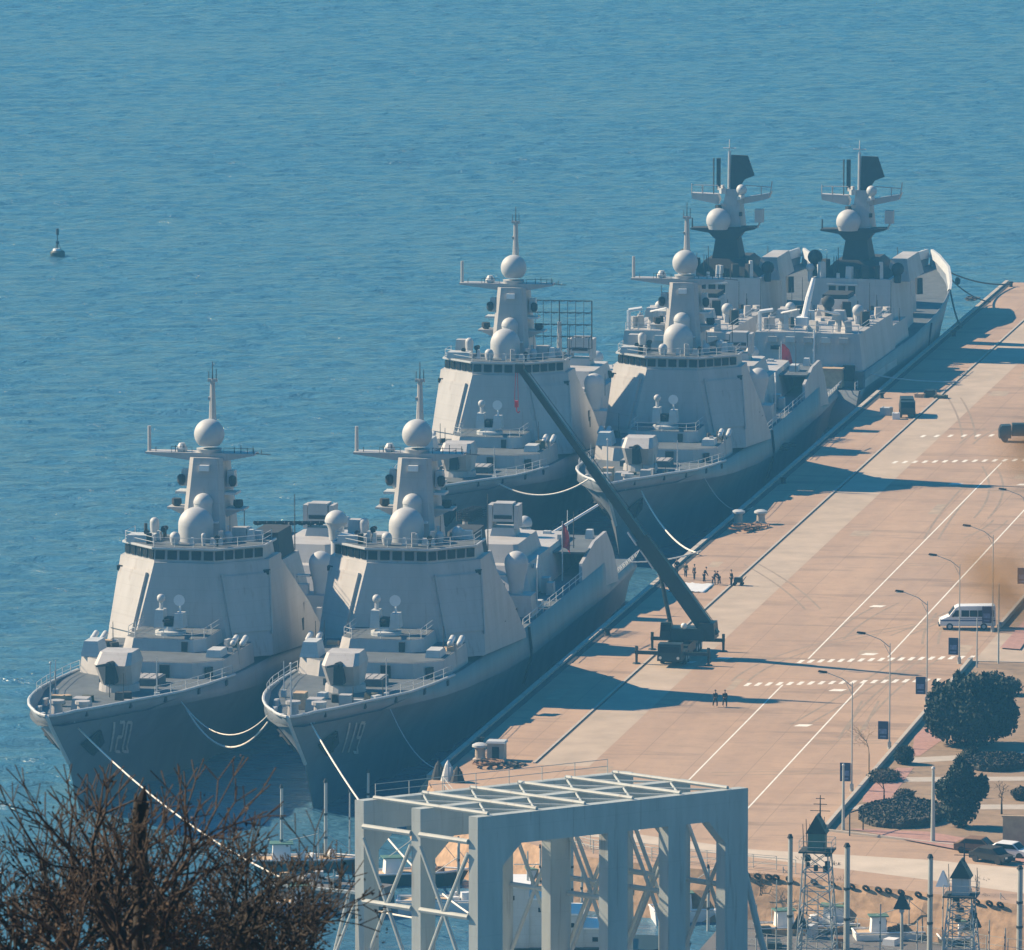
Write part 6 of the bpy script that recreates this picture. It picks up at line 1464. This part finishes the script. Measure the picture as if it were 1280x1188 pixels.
def tower(px, yt, yb, label, wd, seed, dish):
    p = G(px, yb, -1.5); dist = (p - CAM).dot(fw); k = dist / F; h = (yb - yt) * k; hb_ = h - 5.0
    r = empty('lattice_tower', tuple(p)); tag(r, label, 'tower', 'lattice towers in the foreground basin'); rr = random.Random(seed)
    b = MB(); w1 = wd * .5; w2 = wd * .32; n_ = 6
    for sx, sy in ((-1, -1), (1, -1), (1, 1), (-1, 1)): b.tube([(sx * w1, sy * w1, 0), (sx * w2, sy * w2, hb_)], .07, 6)
    for j in range(n_):
        z0, z1 = hb_ * j / n_, hb_ * (j + 1) / n_; a0 = w1 + (w2 - w1) * j / n_; a1 = w1 + (w2 - w1) * (j + 1) / n_
        for sy in (-1, 1): b.tube([(-a0, sy * a0, z0), (a1, sy * a1, z1)], .04, 5); b.tube([(a0, sy * a0, z0), (-a1, sy * a1, z1)], .04, 5); b.tube([(-a1, sy * a1, z1), (a1, sy * a1, z1)], .05, 5)
        for sx in (-1, 1): b.tube([(sx * a0, -a0, z0), (sx * a1, a1, z1)], .04, 5); b.tube([(sx * a1, -a1, z1), (sx * a1, a1, z1)], .05, 5)
    b.build('lattice', M['steelw'], r)
    b = MB(); b.box(-1.5, 1.5, -1.4, 1.4, hb_, hb_ + .15); b.build('platform', M['dark'], r)
    b = MB()
    for sx, sy in ((-1, -1), (1, -1), (1, 1), (-1, 1)): b.cone((sx * 1.45, sy * 1.35, hb_), (sx * 1.45, sy * 1.35, hb_ + 1.1), .03, .03, 5)
    for z in (.55, 1.1): b.tube([(-1.45, -1.35, hb_ + z), (1.45, -1.35, hb_ + z), (1.45, 1.35, hb_ + z), (-1.45, 1.35, hb_ + z), (-1.45, -1.35, hb_ + z)], .025, 5)
    b.build('handrail', M['steelw'], r)
    b = MB(); b.box(-.75, .75, -.75, .75, hb_ + .15, hb_ + 1.7); hu = b.build('hut', M['green'] if not dish else M['pale'], r)
    b = MB(); b.prism([(-.95, -.95), (.95, -.95), (.95, .95), (-.95, .95)], [(-.05, -.9), (.05, -.9), (.05, .9), (-.05, .9)], hb_ + 1.7, hb_ + 3.3); b.build('roof', M['craneg'], hu)
    if dish: b = MB(); b.prism([(-2.2, -.9), (-1.0, -.9), (-1.0, .3), (-2.2, .3)], [(-1.65, -.4), (-1.55, -.4), (-1.55, -.2), (-1.65, -.2)], hb_ + .9, hb_ + 2.3); b.build('side_roof', M['white'], hu)
    b = MB(); b.cone((.2, .3, hb_ + 2.5), (.2, .3, h), .09, .04, 6)
    for z, l in ((3.6, .9), (4.2, .6), (4.7, .4)): b.tube([(.2 - l, .3, hb_ + z), (.2 + l, .3, hb_ + z)], .035, 5)
    for _ in range(6): x = rr.uniform(-1.4, 1.4); b.cone((x, rr.uniform(-1, 1), hb_ + .3), (x, 0, hb_ + rr.uniform(1.8, 3.2)), .05, .03, 5)
    b.build('antenna', M['dark'], r)
    for _ in range(7): b = MB(); x = rr.uniform(-1.3, 1.3); z = hb_ - rr.uniform(.2, 2.6); b.cbox((x, rr.uniform(-1, 1), z), (rr.uniform(.2, .6), .4, rr.uniform(.2, .6)), rr.uniform(0, 1)); b.build('equipment_box', M['dark'], r)
tower(1021, 992, 1205, 'left lattice tower with gabled hut and cross armed antenna', 3.4, 1, False)
tower(1201, 1048, 1215, 'right lattice tower with pale hut and small white side roof', 3.2, 2, True)

# ------------------------------------------------------------------ buoy out at sea
p = G(72, 320, -1.5); r = empty('channel_buoy', tuple(p)); tag(r, 'small dark channel buoy alone on the open sea at upper left', 'buoy')
b = MB(); b.lathe((0, 0, -.5), [(.9, 0), (1.15, .3), (1.15, 1.1), (.9, 1.35)], 16); b.build('float', M['craneg'], r, True)
b = MB(); b.lathe((-.1, 0, .85), [(.7, 0), (.55, .3)], 12); b.build('deck_ring', M['white'], r)
b = MB(); b.cone((0, 0, 1.0), (0, 0, 3.4), .12, .07, 6)
for k in range(3): t = k * 2.1; b.cone((.6 * math.cos(t), .6 * math.sin(t), .9), (0, 0, 2.3), .05, .05, 5)
b.box(-.25, .25, -.1, .1, 1.9, 2.3); b.build('mast', M['dark'], r)
b = MB(); b.cone((0, 0, 3.3), (0, 0, 4.3), .24, .24, 8); b.build('topmark', M['dark'], r)

# ------------------------------------------------------------------ bare trees close to the camera
def near_tree(px, dist, stems, label, seed, L=.85, r0=.085, leaves=2600, base=1275, m='bark'):
    leaves = int(leaves * .45)
    p = D(px, base, dist); r = empty('bare_tree', tuple(p)); tag(r, label, 'tree', 'bare trees on the slope in front'); rr = random.Random(seed)
    b = MB(); b.cone((0, 0, -7), (0, 0, .05), .18, .10, 8, False); b.build('trunk', M[m], r)
    b = MB()
    for (dx, l, dep) in stems:
        e = Vector((rt * dx + Vector((0, 0, 1)) + fw * rr.uniform(-.35, .35))).normalized()
        branchy(b, Vector((0, 0, 0)), e, L * l, r0 * l * rr.uniform(.7, 1.1), dep, rr, .50, 3, .10, .79, .0085)
    br_ = b.build('branches', M[m], r)
    b = MB(); vb = [Vector(v) for v in bpy.data.meshes[br_.data.name].vertices and [q.co[:] for q in br_.data.vertices]]
    for _ in range(leaves):
        c = rr.choice(vb)
        if c.z > 1.5 and rr.random() < min(.93, (c.z - 1.2) * .6): continue
        c = c + Vector((rr.gauss(0, .09), rr.gauss(0, .09), rr.gauss(0, .08))); u = Vector((rr.gauss(0, 1), rr.gauss(0, 1), rr.gauss(0, 1))).normalized(); v = u.orthogonal().normalized(); s_ = rr.uniform(.018, .045)
        b.add([c - u * s_, c + v * s_ * .5, c + u * s_, c - v * s_ * .5], [(0, 1, 2, 3)])
    b.build('dry_leaves', M['deadleaf'] if seed in (13, 23) else M['bark'], r)
near_tree(20, 118, [(-.5, .9, 5), (.1, 1.0, 5), (.55, .9, 5), (-.2, .7, 5)], 'bare bushy tree at the bottom left corner', 11, .95, leaves=5000)
near_tree(150, 112, [(-.55, 1.0, 5), (-.15, 1.15, 5), (.2, 1.2, 5), (.6, 1.0, 5), (0, .8, 5)], 'tallest bare tree in front of the left destroyer bow', 13, .86, .085, leaves=6500, m='barkred')
near_tree(270, 116, [(-.5, .9, 5), (0, 1.0, 5), (.4, .95, 5), (.7, .8, 5)], 'bare tree between the tallest one and the jetty', 16, .9, leaves=5200)
near_tree(350, 120, [(-.5, .8, 5), (-.1, .85, 5), (.2, .8, 5)], 'rightmost bare tree, leaning toward the gantry leg', 19, .88, leaves=2200)
near_tree(90, 124, [(-.3, .8, 5), (.3, .9, 5), (0, 1.0, 5)], 'bare tree tucked behind the two left ones', 21, .9, leaves=6500)
near_tree(215, 122, [(-.6, .7, 5), (.5, .8, 5), (.0, .7, 5)], 'low reddish bare tree filling the middle of the thicket', 23, .9, leaves=8000, m='barkred')
near_tree(330, 125, [(-.5, .6, 5), (.5, .7, 5), (.1, .6, 5)], 'low dense bare tree right of the thicket middle', 26, .85, leaves=3000)
# snapped trunk
p = D(176, 1215, 113); b = MB(); pts = [p + Vector((0, 0, -6)), p, p + Vector((.04, 0, .9)), p + Vector((-.03, .02, 1.7)), p + Vector((.02, 0, 2.25))]
b.tube(pts, [.2, .14, .12, .11, .10], 10); b.cone(pts[-1], pts[-1] + Vector((.05, 0, .22)), .09, .01, 6); b.cone(pts[-1] + Vector((-.06, 0, 0)), pts[-1] + Vector((-.08, 0, .12)), .04, .01, 5)
tag(b.build('broken_trunk', M['bark'], None, True), 'thick snapped tree trunk standing in the bare thicket', 'tree trunk')
M['twigleaf'] = mat('tan_dry_leaf', (0.26, 0.17, 0.09), 0.9, var=0.3, scale=40)
# twig right in front of the lens at the right edge, out of focus
def twig(px, py, dist, L, dirx, label, seed, nleaf):
    rr = random.Random(seed); p = D(px, py, dist); r = empty('dry_twig', tuple(p)); tag(r, label, 'twig', 'out of focus dry twigs close to the lens')
    d = (rt * dirx + upv * .75).normalized(); b = MB(); q = Vector((0, 0, 0)); pts = [q.copy()]
    for k in range(5): q = q + (d + Vector((rr.gauss(0, .2), rr.gauss(0, .2), rr.gauss(0, .2)))).normalized() * L / 5; pts.append(q.copy())
    b.tube(pts, [.003, .0026, .0022, .0018, .0014, .001], 5); b.build('stem', M['sand'], r)
    b = MB()
    for k in range(nleaf):
        c = pts[rr.randrange(1, 6)] + Vector((rr.gauss(0, .008), rr.gauss(0, .008), rr.gauss(0, .008))); u = Vector((rr.gauss(0, 1), rr.gauss(0, 1), rr.gauss(0, 1))).normalized(); v = u.orthogonal().normalized(); s_ = rr.uniform(.006, .014)
        b.add([c - u * s_, c + v * s_ * .5, c + u * s_, c - v * s_ * .5], [(0, 1, 2, 3)])
    b.build('dry_leaf', M['twigleaf'], r)
twig(1300, 770, 5.0, .045, -1.0, 'blurred brown twig at the right edge beside the minibus', 3, 13)
twig(1300, 590, 5.5, .03, -.9, 'blurred brown twig at the right edge above the minibus', 5, 6)

# fence on the bank, thin rods, brush
def fence_run(pts, h, label):
    b = MB(); q = [Vector(p) for p in pts]; qs = []
    for i in range(len(q) - 1):
        n_ = max(1, int((q[i + 1] - q[i]).length / 2.2)); qs += [q[i].lerp(q[i + 1], k / n_) for k in range(n_)]
    qs.append(q[-1])
    for v in qs: b.cone(v, v + Vector((0, 0, h)), .045, .045, 5)
    for z in (.15, h * .5, h): b.tube([v + Vector((0, 0, z)) for v in qs], .025, 4)
    for i in range(len(qs) - 1): b.tube([qs[i] + Vector((0, 0, .15)), qs[i + 1] + Vector((0, 0, h))], .015, 3)
    tag(b.build('wire_fence', M['steelw']), label, 'fence')
fence_run([(41.5, -56.5, -.9), (52, -61, -.9), (64.5, -67.5, -.9), (80, -75, -.9)], 1.5, 'wire fence at the foot of the sandy bank')
fence_run([(38, -66, -.9), (50, -70.5, -.9), (62, -76, -.9), (72, -81, -.9)], 1.2, 'low wire fence across the grey lower quay')
fence_run([(12, -33, 3), (24, -44, 3), (32, -48, 3), (41, -50.5, 3)], 1.3, 'wire fence along the pier front behind the gantry beam')
rr = random.Random(77)
for k, (px, py) in enumerate(((1045, 1100), (1048, 1118), (950, 1115), (1225, 1120), (1232, 1140), (1010, 1095))):
    p = G(px, py, 1.6); r = empty('bare_bush', tuple(p)); tag(r, ['leafless brush right of the left tower on the bank, upper clump', 'leafless brush right of the left tower on the bank, lower clump', 'leafless brush beside the raking gantry strut', 'leafless brush right of the right tower, upper clump', 'leafless brush right of the right tower, lower clump', 'leafless brush in front of the left tower hut'][k], 'bush', 'leafless brush on the sandy bank')
    b = MB()
    for j in range(4): branchy(b, Vector((rr.uniform(-.5, .5), rr.uniform(-.5, .5), -.3)), Vector((rr.uniform(-.5, .5), rr.uniform(-.3, .3), 1)).normalized(), .8, .035, 3, rr, .55, 3, .08, .75, .012)
    b.build('branches', M['barkred' if k % 2 else 'bark'], r)
for k, (px, yt, yb) in enumerate(((1100, 1130, 1195), (1146, 1150, 1195), (1178, 1100, 1195), (1190, 1120, 1195), (1213, 1110, 1195), (1236, 1150, 1195), (1040, 1120, 1195), (970, 1100, 1195), (1008, 1110, 1195), (945, 1130, 1195), (1256, 1160, 1195), (1180, 1165, 1195))):
    pile(px, yt, yb, .06, 'thin pale rod standing on the grey lower quay', -.95, 'steelw', False)
for k in range(16):
    p = G(rr.uniform(950, 1270), rr.uniform(1158, 1186), -.95); b = MB(); b.cbox((p.x, p.y, -.95), (rr.uniform(.5, 2.4), rr.uniform(.5, 1.4), rr.uniform(.3, 1.3)), rr.uniform(0, 3), .04, .04)
    tag(b.build('yard_box', M[rr.choice(['white', 'green', 'sand', 'craneg', 'brown', 'pale'])]), 'box or bale among the stores on the grey lower quay', 'box', 'stores on the lower quay')
#END2
# ------------------------------------------------------------------ haze
mb = MB(); mb.box(-4500, 4500, -1450, 6500, -8, 175)
hz = bpy.data.materials.new('sea_haze'); hz.use_nodes = True
t_ = hz.node_tree; t_.nodes.remove(t_.nodes['Principled BSDF'])
pv = t_.nodes.new('ShaderNodeVolumePrincipled'); pv.inputs['Density'].default_value = 0.00020; pv.inputs['Color'].default_value = (0.13, 0.53, 1.0, 1)
pv.inputs['Anisotropy'].default_value = 0.0
t_.links.new(pv.outputs[0], [n for n in t_.nodes if n.type == 'OUTPUT_MATERIAL'][0].inputs['Volume'])
tag(mb.build('haze', hz), kind='stuff')
